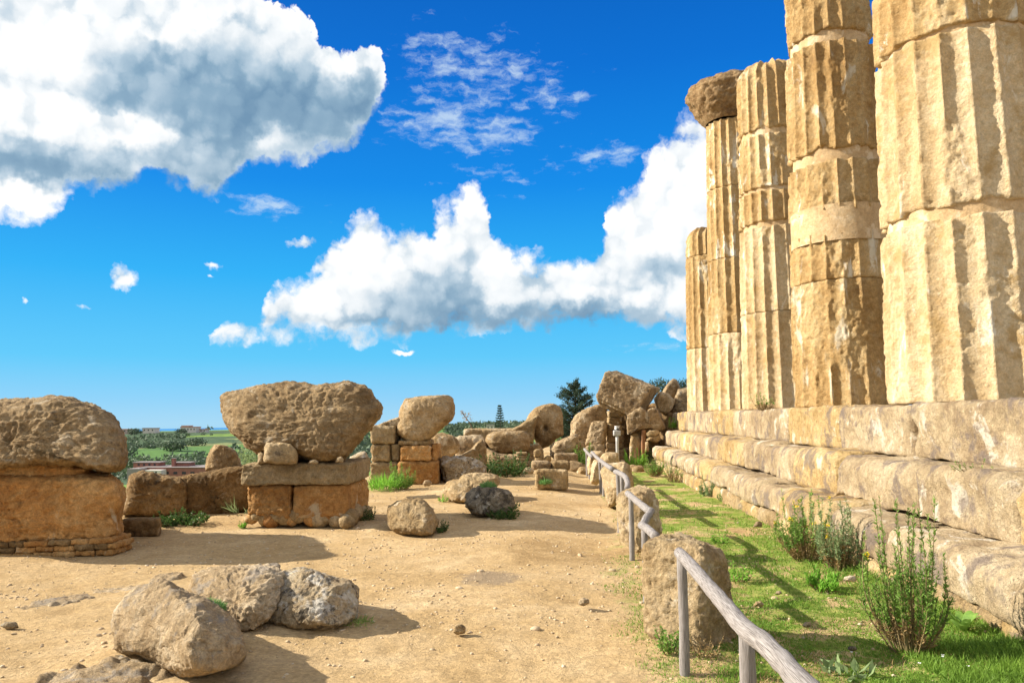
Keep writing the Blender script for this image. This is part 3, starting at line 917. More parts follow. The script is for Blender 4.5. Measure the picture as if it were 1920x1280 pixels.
def drum_geo(Y, z0, z1, seed, wear, chip0, chip1, nth, dz, end0=.0, top_round=False, dx=0.0, dr=0.0):
    """fluted drum z0..z1 above the platform; wear 0..1 drives how far the flutes are eaten away"""
    nz = max(6, int((z1-z0)/dz))
    t = np.linspace(0, 1, nz); zz = z0+(z1-z0)*t
    th = np.linspace(0, 2*pi, nth, endpoint=False)
    TH, ZZ = np.meshgrid(th, zz); TH = TH.ravel(); ZZ = ZZ.ravel()
    R = col_r(ZZ)+dr; XC = XC0+dx
    p = np.stack([np.cos(TH)*R, np.sin(TH)*R, ZZ], 1)+seed*5.3
    ft = (TH*20/(2*pi)) % 1
    prof = 1-(2*ft-1)**2
    prof = np.where(True, prof**.8, prof)
    wn = fbm(p*np.array([.9, .9, .55]), 3)+.35*fbm(p*3.0+4, 3)
    lost = sstep(.42-wear*.9, .75-wear*.9, wn)
    flute = .088*prof*(1-lost*.85)
    rough = fbm(p*np.array([8, 8, 6])+8, 5, .65)
    er = lost*(.052+.030*rough+.02*fbm(p*2.4, 2))
    # chipped arrises
    arr = np.clip(1-np.minimum(ft, 1-ft)*7, 0, 1)
    er = er+arr*np.clip(fbm(p*np.array([2.5, 2.5, 3.0])+13, 4, .6)-.02, 0, .5)*.07
    er = er+.012*fbm(p*2+2, 3)+.007*rough+.004*fbm(p*26, 2)
    er = er+.06*np.clip(fbm(p*np.array([6, 6, 9])+17, 3)-.33, 0, .5)
    # eaten ends
    pe = np.stack([np.cos(TH)*3, np.sin(TH)*3, np.zeros_like(TH)], 1)+seed
    for zb, ch, sd in ((z0, chip0, 3), (z1, chip1, 9)):
        if ch > 0:
            wd = .55*ch*np.clip(.55+1.1*fbm(pe+sd, 3), .08, 1.6)+.05*ch*rough
            er = er+.16*np.clip(1-np.abs(ZZ-zb)/np.maximum(wd, .01), 0, 1)**.6*(np.abs(ZZ-zb) < wd)
    edge = np.minimum(ZZ-z0, z1-ZZ)
    er = er+.016*np.clip(1-edge/.014, 0, 1)
    if top_round:
        er = er+.35*np.clip(1-(z1-ZZ)/.45, 0, 1)**2*(1+.8*fbm(pe*.8+5, 2))
        ZZ = ZZ+.12*fbm(pe*.7+2, 2)*np.clip(1-(z1-ZZ)/.8, 0, 1)
    r = R-flute-er
    v = np.stack([XC+np.cos(TH)*r, Y+np.sin(TH)*r, ZS+ZZ], 1)
    i = np.arange(nth); j = (i+1) % nth
    f = np.concatenate([np.stack([k*nth+i, k*nth+j, (k+1)*nth+j, (k+1)*nth+i], 1) for k in range(nz-1)])
    v = np.concatenate([v, [[XC, Y, ZS+z0], [XC, Y, ZS+z1+(.04 if top_round else 0)]]])
    a = len(v)-2
    faces = f.tolist()+np.stack([np.full(nth, a), j, i], 1).tolist()+np.stack([np.full(nth, a+1), (nz-1)*nth+i, (nz-1)*nth+j], 1).tolist()
    return v, faces

def mortar(Y, z0, z1, parent, off=.075, seed=0, dx=0.0, dr=0.0):
    XC = XC0+dx; off = off-dr
    nth = 120; nz = 8
    th = np.linspace(0, 2*pi, nth, endpoint=False); zz = np.linspace(z0, z1, nz)
    TH, ZZ = np.meshgrid(th, zz); TH = TH.ravel(); ZZ = ZZ.ravel()
    p = np.stack([np.cos(TH), np.sin(TH), ZZ], 1)+seed
    r = col_r(ZZ)-off+.012*fbm(p*2.5, 3)
    v = np.stack([XC+np.cos(TH)*r, Y+np.sin(TH)*r, ZS+ZZ], 1)
    i = np.arange(nth); j = (i+1) % nth
    f = np.concatenate([np.stack([k*nth+i, k*nth+j, (k+1)*nth+j, (k+1)*nth+i], 1) for k in range(nz-1)]).tolist()
    mk('mortar_band', v, f, M['mortar'], parent)

def zcol(py, Y, px):
    """height above the platform of the pixel row py on the front of the column at Y"""
    d = (np.array([XC, Y, 0])@CF)-.95
    return W(px, py, d)[2]-ZS

def column(Y, label, drums, bands=(), nth=240, dz=.03, dx=0.0, dr=0.0):
    e = empty('fluted_column', (XC+dx, Y, ZS), label, 'column', 'standing temple columns'); e['kind'] = 'thing'
    for (z0, z1, mat, wear, c0, c1, seed, tr) in drums:
        v, f = drum_geo(Y, z0, z1, seed, wear, c0, c1, nth, dz, top_round=tr, dx=dx, dr=dr)
        mk('drum', v, f, M[mat], e)
    for (z0, z1, off) in bands:
        mortar(Y, z0, z1, e, off, seed=Y+z0, dx=dx, dr=dr)
    return e

Y1, SP = 11.4, 4.6
# nearest column: two visible joints
z = lambda py, k, px: zcol(py, Y1+SP*k, px)
a1, a2 = z(392, 0, 1790), z(50, 0, 1790)
column(Y1, 'nearest fluted column, cut off by the right edge of the photo', [
    (0, a1-.05, 'col_cream', .18, 0, .10, 1.3, False), (a1+.05, a2, 'col_cream', .06, .16, .03, 2.1, False), (a2+.03, a2+3.2, 'col_mix', .36, .10, .1, 3.7, False)],
    [(a1-.32, a1+.30, .11), (a2-.1, a2+.16, .12)], 300, .026, dx=.16, dr=.145)
b1, b2, b3, b4, b5 = z(520, 1, 1575), z(428, 1, 1575), z(392, 1, 1575), z(286, 1, 1575), z(58, 1, 1555)
column(Y1+SP, 'second column from the right, reaching beyond the top of the photo with patched joints', [
    (0, b1-.004, 'col_ochre', .42, 0, 0, 4.4, False), (b1+.004, b2, 'col_mix', .55, 0, .10, 5.2, False), (b3, b4-.05, 'col_mix', .30, .10, .08, 6.9, False),
    (b4+.12, b5-.06, 'col_ochre', .34, .20, .10, 7.3, False), (b5+.10, b5+3.0, 'col_ochre', .42, .16, 0, 8.8, False)],
    [(b2-.2, b3+.15, .035), (b4-.14, b4+.40, .115), (b5-.2, b5+.32, .115)], 300, .028)
c1, c2, c3, c4_, c5 = z(582, 2, 1430), z(415, 2, 1430), z(348, 2, 1428), z(240, 2, 1425), z(96, 2, 1425)
column(Y1+2*SP, 'middle column of the five with a broken rounded top and no capital', [
    (0, c1-.004, 'col_cream', .14, 0, 0, 9.1, False), (c1+.004, c2-.03, 'col_cream', .22, 0, .10, 10.6, False), (c2+.03, c3-.02, 'col_mix', .45, .10, .06, 11.2, False),
    (c3+.02, c4_-.03, 'col_mix', .36, .05, .06, 12.7, False), (c4_+.05, c5, 'col_ochre', .30, .16, 0, 13.9, True)],
    [(c2-.2, c2+.2, .12), (c3-.15, c3+.15, .11), (c4_-.15, c4_+.30, .115)], 260, .035)
d1, d2, d3, d4, d5 = z(622, 3, 1358), z(480, 3, 1352), z(344, 3, 1352), z(213, 3, 1352), z(140, 3, 1345)
cc = column(Y1+3*SP, 'fourth column from the right still carrying its wide worn capital', [
    (0, d1-.004, 'col_cream', .28, 0, 0, 14.3, False), (d1+.004, d2-.004, 'col_ochre', .30, 0, 0, 15.5, False), (d2+.004, d3-.004, 'col_mix', .22, 0, 0, 16.4, False),
    (d3+.004, d4, 'col_mix', .18, 0, .05, 17.8, False)], [], 240, .045)
# echinus capital
def capital(Y, z0, z1, parent):
    nth = 140
    zz = np.linspace(0, 1, 40); prof = np.interp(zz, [0, .08, .3, .55, .78, .92, 1.0], [.82, .92, 1.15, 1.36, 1.46, 1.38, 1.16])
    th = np.linspace(0, 2*pi, nth, endpoint=False)
    TH, T = np.meshgrid(th, zz); r = np.repeat(prof, nth); TH = TH.ravel(); T = T.ravel()
    p = np.stack([np.cos(TH)*r, np.sin(TH)*r, T*(z1-z0)], 1)
    n = fbm(p*1.5+4, 3); n2 = fbm(p*4.5, 4, .6)
    r = r+.14*n*sstep(.1, .6, T)+.10*n2*sstep(0, .3, T)+.05*fbm(p*11, 3, .6)*sstep(0, .2, T)-.12*np.clip(fbm(p*3+9, 3)-.2, 0, 1)
    zz2 = z0+T*(z1-z0)+.10*fbm(p*1.1+20, 2)*T
    v = np.stack([XC+np.cos(TH)*r, Y+np.sin(TH)*r, ZS+zz2], 1)
    i = np.arange(nth); j = (i+1) % nth
    f = np.concatenate([np.stack([k*nth+i, k*nth+j, (k+1)*nth+j, (k+1)*nth+i], 1) for k in range(39)]).tolist()
    v = np.concatenate([v, [[XC, Y, ZS+z1-.05]]])
    f += np.stack([np.full(nth, len(v)-1), 39*nth+i, 39*nth+j], 1).tolist()
    mk('capital', v, f, M['cap_brown'], parent)
capital(Y1+3*SP, d4, d5, cc)
e1, e2, e3 = z(651, 4, 1305), z(475, 4, 1305), z(420, 4, 1305)
column(Y1+4*SP, 'farthest column, a shorter broken stump partly hidden at the left end of the row', [
    (0, e1-.004, 'col_cream', .16, 0, 0, 18.2, False), (e1+.004, e2-.004, 'col_ochre', .34, 0, 0, 19.6, False), (e2+.004, e3, 'col_ochre', .55, 0, 0, 20.9, True)], [], 220, .05)

# ------------------------------------------------------------------ ruins
C = lambda s: [tuple(float(q) for q in p.split(',')) for p in s.split()]

# left: pedestal with a huge rounded capital, cut by the photo edge
dL = GD(1047).at(60)
rock('fallen_capital', 'huge rounded brown capital on the pedestal at the left photo edge', 'capital stone',
     C('-210,800 -150,768 -60,756 0,752 30,750 60,749 105,744 130,745 152,752 186,764 212,780 223,800 231,825 238,850 239,866 230,879 205,884 178,878 148,873 100,870 60,874 0,882 -90,886 -180,870 -220,840'),
     dL-.05, 2.3, M['brown'], n=5.5, chips=0, strata=.9, amp=.9, tilty=.25)
pe = empty('stone_pedestal', G(40, 1040), 'wide orange-brown pedestal with a brick footing at the left photo edge', 'pedestal', 'masonry pedestals under fallen capitals')
build_loft('core_block', C('-220,905 -150,893 0,888 60,885 120,886 170,884 200,888 220,896 233,910 235,935 228,955 225,972 230,998 216,1014 180,1020 90,1024 0,1028 -120,1032 -220,1030'), dL, 2.0, M['orange'], parent=pe, n=8, amp=.8)
build_loft('bed_layer', C('-200,868 -60,868 0,872 60,868 120,866 160,872 175,880 160,892 100,898 40,902 -60,905 -200,905'), dL+.12, 1.7, M['orange'], parent=pe, n=8, amp=.6)
for r_ in range(3):
    x = -200.0+r_*17
    while x < 205:
        wdt = 34+RNG.uniform(-8, 12); y0 = 1016+r_*11-(x*.045); x2 = min(x+wdt, 219-r_*2)
        c8 = px_block(x+.3, y0, x2-.3, y0+11.0, dL-.02+r_*.006+RNG.uniform(-.012, .012), .5)
        block('footing_brick', c8, M['darkbrown' if RNG.random() < .45 else 'orange'], dL, parent=pe, res=.02, rad=.02, amp=1.4)
        x = x2
rock('flat_block', 'low dark block with a flat top wedged against the left pedestal', 'stone block', C('226,975 240,971 270,970 300,970 302,985 300,1004 265,1008 228,1010'), GD(1008), .8, M['darkbrown'], n=7, amp=.6)
dW = GD(968).at(350)
rock('wall_block', 'rough shaded block with a pale broken left end behind the left pedestal', 'stone block', C('225,962 234,940 237,912 244,890 262,884 285,886 300,890 322,893 340,895 350,910 352,940 350,966 330,969 290,972 250,966'), dW-.1, 1.1, M['darkbrown'], n=6)
rock('wall_block', 'long shaded slab with a rising top edge left of the middle pedestal', 'stone block', C('330,896 350,890 400,882 445,873 470,872 474,900 472,940 470,957 440,964 385,970 345,970 332,950'), dW+.1, 1.0, M['darkbrown'], n=8, amp=.8)
rock('upright_boulder', 'rounded upright boulder standing on top of the shaded slab', 'boulder', C('385,880 388,862 396,840 404,832 424,834 440,843 450,860 454,879 440,884 400,886'), dW+.5, .55, M['brown'], n=4, amp=.7)

# middle pedestal
A_, B_, C_ = G(460, 990), G(654, 990), G(692, 967)
mid = empty('stone_pedestal', (A_+C_)/2, 'orange rubble pedestal with a grey top slab in the middle left', 'pedestal', 'masonry pedestals under fallen capitals')
D_ = A_+(C_-B_)
def lerp(a, b, t): return a*(1-t)+b*t
zt = W(560, 870, 11.85)[2]; zb = W(560, 911, 11.85)[2]; zr = W(560, 962, 11.8)[2]
sA, sB = A_-CR*.07-CF*.05, B_+CR*.0-CF*.05
block('top_slab', quad_prism(sA, sB+CR*.02, C_+CR*.02, D_-CR*.05, zb, zt), M['slab'], 12, parent=mid, rad=.04, amp=.85, res=.02)
block('body_block', quad_prism(A_, lerp(A_, B_, .44), lerp(D_, C_, .44), D_, zr-.1, zb-.005), M['orange'], 12, parent=mid, rad=.07, amp=1.3, res=.02, seed=4.2)
block('body_block', quad_prism(lerp(A_, B_, .455)-CF*.01, B_-CR*.02, lerp(C_, B_, .12)-CR*.02, lerp(D_, C_, .455), zr-.12, zb-.005), M['orange'], 12, parent=mid, rad=.06, amp=.6, res=.02)
block('body_block', quad_prism(lerp(B_, C_, .14)-CR*.3, lerp(B_, C_, .14), C_+CR*.0, C_-CR*.4, zr-.2, zb-.02), M['orange'], 12, parent=mid, rad=.08, amp=1.0, res=.025)
rr2 = random.Random(3)
for k in range(15):
    t_ = (k+.5)/15
    pos = lerp(A_, B_, t_)+CF*.10
    s = rr2.uniform(.07, .13)
    v, f = ICO3
    v = v*np.array([s*rr2.uniform(1, 1.5), s, s*rr2.uniform(.8, 1.2)]); v = displace(v, f, .3, 12, 1.0, 1, 0, k)
    mk('rubble_stone', v+pos+CZ*(s*.7+rr2.uniform(0, .12)), f.tolist(), M['tan' if k % 3 else 'orange'], mid)
for k in range(9):
    pos = lerp(B_, C_, (k+.3)/9)-CR*.04; s = rr2.uniform(.08, .15)
    v, f = ICO3
    v = v*np.array([s, s*1.3, s]); v = displace(v, f, .3, 12, 1.0, 1, 0, k+30)
    mk('rubble_stone', v+pos+CZ*(s*.6+rr2.uniform(0, .1)), f.tolist(), M['tan'], mid)
rock('fallen_capital', 'great top-heavy wedge-shaped capital balanced on the middle pedestal', 'capital stone',
     C('414,742 424,737 450,731 475,727 520,721 530,718 548,717 575,721 585,722 620,718 657,715 668,721 684,722 698,735 702,745 716,756 717,776 706,789 690,808 676,825 662,842 651,856 640,863 600,866 570,862 553,854 535,848 515,848 500,848 486,850 470,842 452,824 430,808 421,790 416,766'),
     12.0, 2.1, M['brown'], n=4.5, chips=0, strata=1.2, amp=.85, tilty=.3, cen=(585, 795))
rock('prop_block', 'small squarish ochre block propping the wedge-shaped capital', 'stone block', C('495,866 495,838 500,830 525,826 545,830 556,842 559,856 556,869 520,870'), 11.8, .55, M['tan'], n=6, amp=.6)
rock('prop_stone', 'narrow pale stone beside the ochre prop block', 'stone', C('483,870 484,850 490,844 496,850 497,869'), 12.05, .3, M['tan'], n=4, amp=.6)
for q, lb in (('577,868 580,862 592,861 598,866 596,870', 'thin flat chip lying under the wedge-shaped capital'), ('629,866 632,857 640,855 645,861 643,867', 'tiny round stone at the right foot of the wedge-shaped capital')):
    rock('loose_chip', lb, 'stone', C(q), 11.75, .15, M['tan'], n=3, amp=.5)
rock('boulder', 'lichen-topped rock seen past the right end of the middle pedestal', 'boulder', C('652,868 656,856 670,849 684,847 692,853 694,868'), 16.5, .8, M['lichen'], n=3.5)

# second pedestal with a rounded drum
dP = GD(907).at(757)-.1
pp = empty('stone_pedestal', G(757, 904), 'tall block-built pedestal behind the grass clump', 'pedestal', 'masonry pedestals under fallen capitals')
for (x0, y0, x1, y1, dz_, T_, mt_) in ((694, 798, 741, 832, .1, 1.2, 'slab'), (695, 832.6, 732, 866, .12, 1.3, 'tan'), (732.5, 832, 750, 866, .16, 1.2, 'slab'), (693, 867, 746, 907, .1, 1.4, 'tan'),
                                      (749, 835, 808, 864.5, 0, 1.5, 'orange'), (808.5, 833, 819, 864, .15, 1.3, 'orange'), (745, 865, 820, 909, -.03, 1.5, 'orange'), (746, 825, 806, 835, .1, 1.2, 'tan')):
    block('pedestal_block', px_block(x0, y0, x1, y1, dP+dz_, T_), M[mt_], dP, parent=pp, rad=.08, amp=1.1, res=.028)
rock('sloping_slab', 'flat sloping slab tucked behind the smooth rounded drum', 'stone slab', C('704,799 712,795 735,786 752,780 760,790 756,800 730,801'), dP+.3, 1.0, M['ruin'], n=5, amp=.5)
rock('fallen_drum', 'smooth rounded brown drum resting on the tall block-built pedestal', 'column drum', C('748,774 751,757 757,748 768,743 800,741 842,741 851,748 854,758 853,776 848,786 832,800 816,815 800,828 784,833 766,831 748,818 741,808 745,795 748,785'), dP, 1.3, M['brown'], n=4, amp=.7)

def hexa8(front, back, res, rad, amp, d, seed):
    c = [W(*p) for p in front]+[W(*p) for p in back]       # front bl, br, tr, tl then back bl, br, tr, tl
    c8 = [c[0], c[1], c[5], c[4], c[3], c[2], c[6], c[7]]
    return block_geo(c8, res, rad=rad, d=d, amp=amp, seed=seed)
def hblock(name, label, cat, box, d, T, mat, side=0, top=0, rad=.06, amp=.8, group=None, skew=(0, 0)):
    c8 = px_block(*box, d, T, side, top)
    c8[5] = c8[5]+CZ*skew[0]; c8[6] = c8[6]+CZ*skew[0]; c8[0] = c8[0]-CF*skew[1]; c8[1] = c8[1]-CF*skew[1]
    v, f = block_geo(c8, max(.016, d*.0012), rad=rad, d=d, amp=amp)
    return setp(mk(name, v, f, mat), label, cat, group)

# boulders of the foreground
rock('boulder', 'big pale boulder with a lit left face, nearest of the foreground rocks', 'boulder', C('194,1202 200,1175 210,1150 235,1115 258,1100 280,1090 312,1087 330,1098 350,1108 378,1120 400,1130 424,1148 446,1172 459,1196 461,1226 445,1246 425,1252 400,1262 360,1270 338,1272 310,1258 285,1238 262,1230 225,1224'),
     GD(1268)-.02, 1.0, M['sandrock'], n=4.2, chips=18, tiltx=-.75, tilty=.45, ridges=[(-.05, -.6, .10, .5), (.22, .0, .20, .40), (.36, .6, .20, .45)], amp=.75, cen=(340, 1195))
rock('boulder', 'rough grey-brown boulder wedged behind between the two other foreground rocks', 'boulder', C('346,1120 348,1088 362,1076 376,1066 412,1058 450,1061 485,1058 522,1060 534,1074 532,1100 520,1140 500,1168 480,1184 455,1185 420,1175 380,1150'),
     GD(1188), 1.1, M['sandrock'], n=4.2, chips=14, amp=1.0, tilty=.6, tiltx=-.3)
rock('boulder', 'white and black lichen-spotted boulder, right of the three foreground rocks', 'boulder', C('460,1135 462,1114 472,1099 508,1080 545,1067 575,1061 600,1066 630,1076 654,1090 671,1104 671,1130 668,1154 648,1170 600,1183 560,1181 525,1176 488,1168 466,1150'),
     GD(1183), .95, M['lichen'], n=3.8, chips=16, amp=.95, tilty=.5, tiltx=-.2)
rock('boulder', 'lone rounded tan boulder on the sand right of the middle pedestal', 'boulder', C('723,962 727,950 743,939 760,936 780,933 793,937 810,952 818,971 823,977 821,986 812,1001 800,1005 772,1003 748,1001 733,992 724,976'),
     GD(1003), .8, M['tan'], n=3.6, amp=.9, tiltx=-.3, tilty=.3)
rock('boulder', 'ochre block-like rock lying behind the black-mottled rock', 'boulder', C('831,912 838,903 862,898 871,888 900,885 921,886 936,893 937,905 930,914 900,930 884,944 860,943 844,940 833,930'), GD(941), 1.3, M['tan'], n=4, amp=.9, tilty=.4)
rock('boulder', 'dark black-mottled rock with ferns at its right foot', 'boulder', C('874,946 875,925 885,915 900,911 930,914 956,917 964,934 967,950 960,962 940,968 905,970 884,963'), GD(967), .85, M['darklichen'], n=3.2, amp=1.0)

# trough-like block stack at the centre
dS = GD(916).at(1035)
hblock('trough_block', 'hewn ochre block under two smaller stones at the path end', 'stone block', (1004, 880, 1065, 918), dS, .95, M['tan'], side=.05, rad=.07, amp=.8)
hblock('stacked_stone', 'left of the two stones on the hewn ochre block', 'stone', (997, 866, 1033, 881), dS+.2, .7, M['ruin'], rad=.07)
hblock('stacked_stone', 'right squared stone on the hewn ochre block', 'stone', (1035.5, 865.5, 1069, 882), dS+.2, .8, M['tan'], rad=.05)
for q, lb in (('1001,857 1001,845 1006,841 1014,842 1015,850 1012,857', 'upper ochre cube of the little pile behind the block stack'), ('1003,867 1003,858 1009,856 1016,858 1016,867', 'lower ochre cube of the little pile behind the block stack'), ('1020,866 1021,857 1026,853 1033,855 1034,865', 'single small pinkish cube behind the block stack')):
    rock('small_block', lb, 'stone', C(q), 23.5, .3, M['tan'], n=5, amp=.5)

# mid-distance ruins between the second pedestal and the path
rock('lichen_boulder', 'pitted lichen-crusted boulder right of the block-built pedestal', 'boulder', C('820,884 821,864 830,855 845,858 860,854 890,859 905,867 913,878 914,893 895,900 860,906 826,904'), GD(905)+.2, 1.6, M['lichen'], n=4, amp=1.3)
rock('wall_block', 'shaded angular block under the overhang of the rounded drum', 'stone block', C('806,818 812,813 832,811 850,817 863,829 860,846 842,860 822,858 808,850'), 23.3, 1.4, M['brown'], n=5, amp=.8)
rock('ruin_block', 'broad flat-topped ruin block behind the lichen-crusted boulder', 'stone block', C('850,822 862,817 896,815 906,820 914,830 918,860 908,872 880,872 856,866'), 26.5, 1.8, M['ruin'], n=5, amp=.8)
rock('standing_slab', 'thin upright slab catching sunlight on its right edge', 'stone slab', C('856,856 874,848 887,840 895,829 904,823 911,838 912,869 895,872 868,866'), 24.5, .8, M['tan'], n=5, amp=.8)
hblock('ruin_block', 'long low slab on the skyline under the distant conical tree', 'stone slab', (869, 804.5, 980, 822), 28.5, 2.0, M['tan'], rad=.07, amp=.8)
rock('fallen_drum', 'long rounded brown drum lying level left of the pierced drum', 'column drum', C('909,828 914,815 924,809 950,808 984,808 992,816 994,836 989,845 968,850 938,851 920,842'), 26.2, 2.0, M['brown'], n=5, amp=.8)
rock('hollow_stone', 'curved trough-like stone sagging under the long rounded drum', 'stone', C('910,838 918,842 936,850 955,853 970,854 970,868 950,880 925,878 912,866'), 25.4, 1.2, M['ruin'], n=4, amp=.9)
rock('ruin_block', 'dark low slab overgrown with weeds below the curved stone', 'stone block', C('910,878 918,872 950,878 972,884 974,894 940,898 912,892'), 23.8, 1.0, M['darkbrown'], n=5, amp=.8)
pr = empty('brick_pier', W(979, 872, 25.2), 'short pier of thin ochre courses propping the long rounded drum', 'pier')
for k in range(5):
    block('brick_course', px_block(968+(k % 2), 848+k*5.2, 989-(k % 2), 852.8+k*5.2, 25.2, .6), M['tan'], 25, parent=pr, rad=.03, amp=.4, res=.035)
rock('fallen_drum', 'large round drum with a dark socket hole, left of the dark cedar', 'column drum', C('984,790 992,776 1004,763 1023,757 1039,756 1051,763 1055,780 1056,815 1048,819 1030,835 1016,841 1006,831 998,815 995,800'), 29.0, 2.4, M['brown'], n=3.6, amp=.7, ridges=[(.05, .12, -.35, .10)])
rock('sloping_slab', 'pale slab leaning up against the pierced round drum', 'stone slab', C('958,806 975,797 990,787 1010,777 1006,790 1002,812 1000,832 990,830 975,815'), 28.4, .9, M['tan'], n=5, amp=.7)
rock('ruin_block', 'shaded pillar stone beneath the pierced round drum', 'stone block', C('987,842 994,832 1010,830 1018,842 1020,868 1006,874 989,872'), 27.5, .9, M['brown'], n=6, amp=.6)
rock('boulder', 'grey boulder with an oblique break right of the pierced drum', 'boulder', C('1028,840 1039,828 1060,820 1083,812 1086,830 1082,846 1060,851 1050,857 1042,862 1030,854'), 28.0, 1.3, M['ruin'], n=4, amp=.9)
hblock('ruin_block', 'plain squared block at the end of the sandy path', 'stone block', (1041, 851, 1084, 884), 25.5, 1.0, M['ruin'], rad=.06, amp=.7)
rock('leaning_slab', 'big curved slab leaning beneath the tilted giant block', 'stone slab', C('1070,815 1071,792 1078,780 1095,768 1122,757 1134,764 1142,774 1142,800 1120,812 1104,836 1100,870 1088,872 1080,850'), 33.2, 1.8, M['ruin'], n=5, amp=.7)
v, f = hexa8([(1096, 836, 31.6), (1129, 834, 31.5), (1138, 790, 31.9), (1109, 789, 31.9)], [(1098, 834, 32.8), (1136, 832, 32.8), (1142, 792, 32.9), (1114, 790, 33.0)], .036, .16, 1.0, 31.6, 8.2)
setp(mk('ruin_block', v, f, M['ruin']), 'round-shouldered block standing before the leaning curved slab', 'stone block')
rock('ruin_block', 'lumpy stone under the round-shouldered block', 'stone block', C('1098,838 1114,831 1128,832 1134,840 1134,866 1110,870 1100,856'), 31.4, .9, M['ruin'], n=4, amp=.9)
pr = empty('brick_pier', W(1154, 868, 32.6), 'rubble masonry pier carrying the tilted giant block', 'pier')
for k in range(6):
    y0 = 770+k*12
    block('pier_course', px_block(1141-(k > 2)*2, y0, 1166+(k > 2)*4, y0+11.6, 32.6, 1.1), M['tan' if k < 3 else 'brown'], 32, parent=pr, rad=.05, amp=.8, res=.04)
block('pier_course', px_block(1138, 842, 1176, 880, 32.5, 1.2), M['brown'], 32, parent=pr, rad=.1, amp=1, res=.05)
tb = empty('tilted_block', W(1165, 780, 33), 'giant tilted rectangular block crowning the pile of ruins', 'stone block')
v, f = hexa8([(1116, 745, 31.6), (1190, 778, 31.3), (1222, 726, 31.8), (1134, 696, 32.0)], [(1140, 742, 34.0), (1214, 766, 33.6), (1238, 727, 34.0), (1156, 694, 34.4)], .034, .06, .85, 32, 3.3)
mk('body', v, f, M['ruin'], tb)
v, f = hexa8([(1120, 752, 31.75), (1182, 781, 31.45), (1190, 776, 31.4), (1117, 742, 31.7)], [(1140, 752, 33.0), (1200, 776, 33.0), (1206, 768, 33.0), (1138, 744, 33.0)], .034, .06, .8, 32, 5.1)
mk('moulding', v, f, M['tan'], tb)
v, f = hexa8([(1124, 762, 31.9), (1162, 779, 31.7), (1178, 776, 31.6), (1119, 750, 31.8)], [(1140, 762, 33.0), (1180, 776, 33.0), (1190, 768, 33.0), (1138, 752, 33.0)], .034, .08, 1.1, 32, 6.4)
mk('moulding', v, f, M['tan'], tb)
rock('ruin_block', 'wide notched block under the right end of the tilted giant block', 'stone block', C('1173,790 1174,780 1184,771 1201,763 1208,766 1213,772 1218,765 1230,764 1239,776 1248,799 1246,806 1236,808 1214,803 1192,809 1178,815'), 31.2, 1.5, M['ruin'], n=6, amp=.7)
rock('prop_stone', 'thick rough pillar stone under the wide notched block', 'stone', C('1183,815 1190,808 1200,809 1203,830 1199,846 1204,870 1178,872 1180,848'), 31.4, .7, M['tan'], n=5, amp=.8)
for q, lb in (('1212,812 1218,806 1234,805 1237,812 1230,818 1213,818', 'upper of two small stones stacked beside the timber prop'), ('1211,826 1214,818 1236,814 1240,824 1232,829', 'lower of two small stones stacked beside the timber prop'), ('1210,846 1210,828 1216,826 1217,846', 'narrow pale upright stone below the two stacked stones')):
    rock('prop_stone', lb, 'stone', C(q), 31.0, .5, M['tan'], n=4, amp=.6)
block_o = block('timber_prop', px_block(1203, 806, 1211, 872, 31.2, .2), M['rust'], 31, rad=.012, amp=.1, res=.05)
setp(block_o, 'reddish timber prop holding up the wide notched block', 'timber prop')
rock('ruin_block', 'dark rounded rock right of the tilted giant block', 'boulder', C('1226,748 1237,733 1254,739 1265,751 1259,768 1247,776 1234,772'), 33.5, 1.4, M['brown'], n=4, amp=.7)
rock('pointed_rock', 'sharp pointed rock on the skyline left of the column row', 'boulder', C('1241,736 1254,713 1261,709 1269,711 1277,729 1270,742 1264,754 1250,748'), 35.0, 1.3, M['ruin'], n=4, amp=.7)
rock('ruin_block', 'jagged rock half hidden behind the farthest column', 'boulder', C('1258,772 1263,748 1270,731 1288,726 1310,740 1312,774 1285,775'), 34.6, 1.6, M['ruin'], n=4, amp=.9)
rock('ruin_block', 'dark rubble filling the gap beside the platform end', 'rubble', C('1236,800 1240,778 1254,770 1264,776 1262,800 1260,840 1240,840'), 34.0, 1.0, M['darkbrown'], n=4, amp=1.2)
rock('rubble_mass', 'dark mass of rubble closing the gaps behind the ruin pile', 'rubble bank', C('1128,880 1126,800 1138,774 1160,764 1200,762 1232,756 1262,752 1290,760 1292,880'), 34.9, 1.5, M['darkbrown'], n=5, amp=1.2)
rock('bedrock_bank', 'low shaded bank of rubble filling the foot of the ruin pile', 'rubble bank', C('1085,880 1090,850 1110,842 1150,838 1180,840 1212,838 1218,850 1216,884 1150,888 1100,888'), 33.0, 1.5, M['brown'], n=5, amp=1.0)

rub = random.Random(21)
spots = [(860, 874), (880, 876), (925, 892), (990, 874), (1012, 878), (1046, 884), (1078, 884), (1092, 888), (1140, 872), (1165, 876), (1185, 882), (1128, 880), (948, 866), (902, 880), (1060, 836), (1120, 862), (1150, 884), (1198, 884), (834, 898), (986, 888)]
for k, (px, py) in enumerate(spots):
    g = gpt(px, py); dd_ = hypot(g[0], g[1]); s_ = dd_*rub.uniform(.0055, .0105)
    v, f = ICO3; v = facet(v*np.array([s_*rub.uniform(.9, 1.5), s_, s_*rub.uniform(.6, 1.0)]), 9, np.random.default_rng(k), .7, .95)
    v = displace(v, f, s_*1.6, dd_, 1.0, 1, 0, k*1.7)
    setp(mk('rubble_stone', v+np.array([g[0], g[1], gz(g[0], g[1])+s_*.45]), f.tolist(), M[('ruin', 'tan', 'brown')[k % 3]]), 'broken rubble stone lying among the fallen ruin blocks', 'stone', 'rubble stones among the ruins')

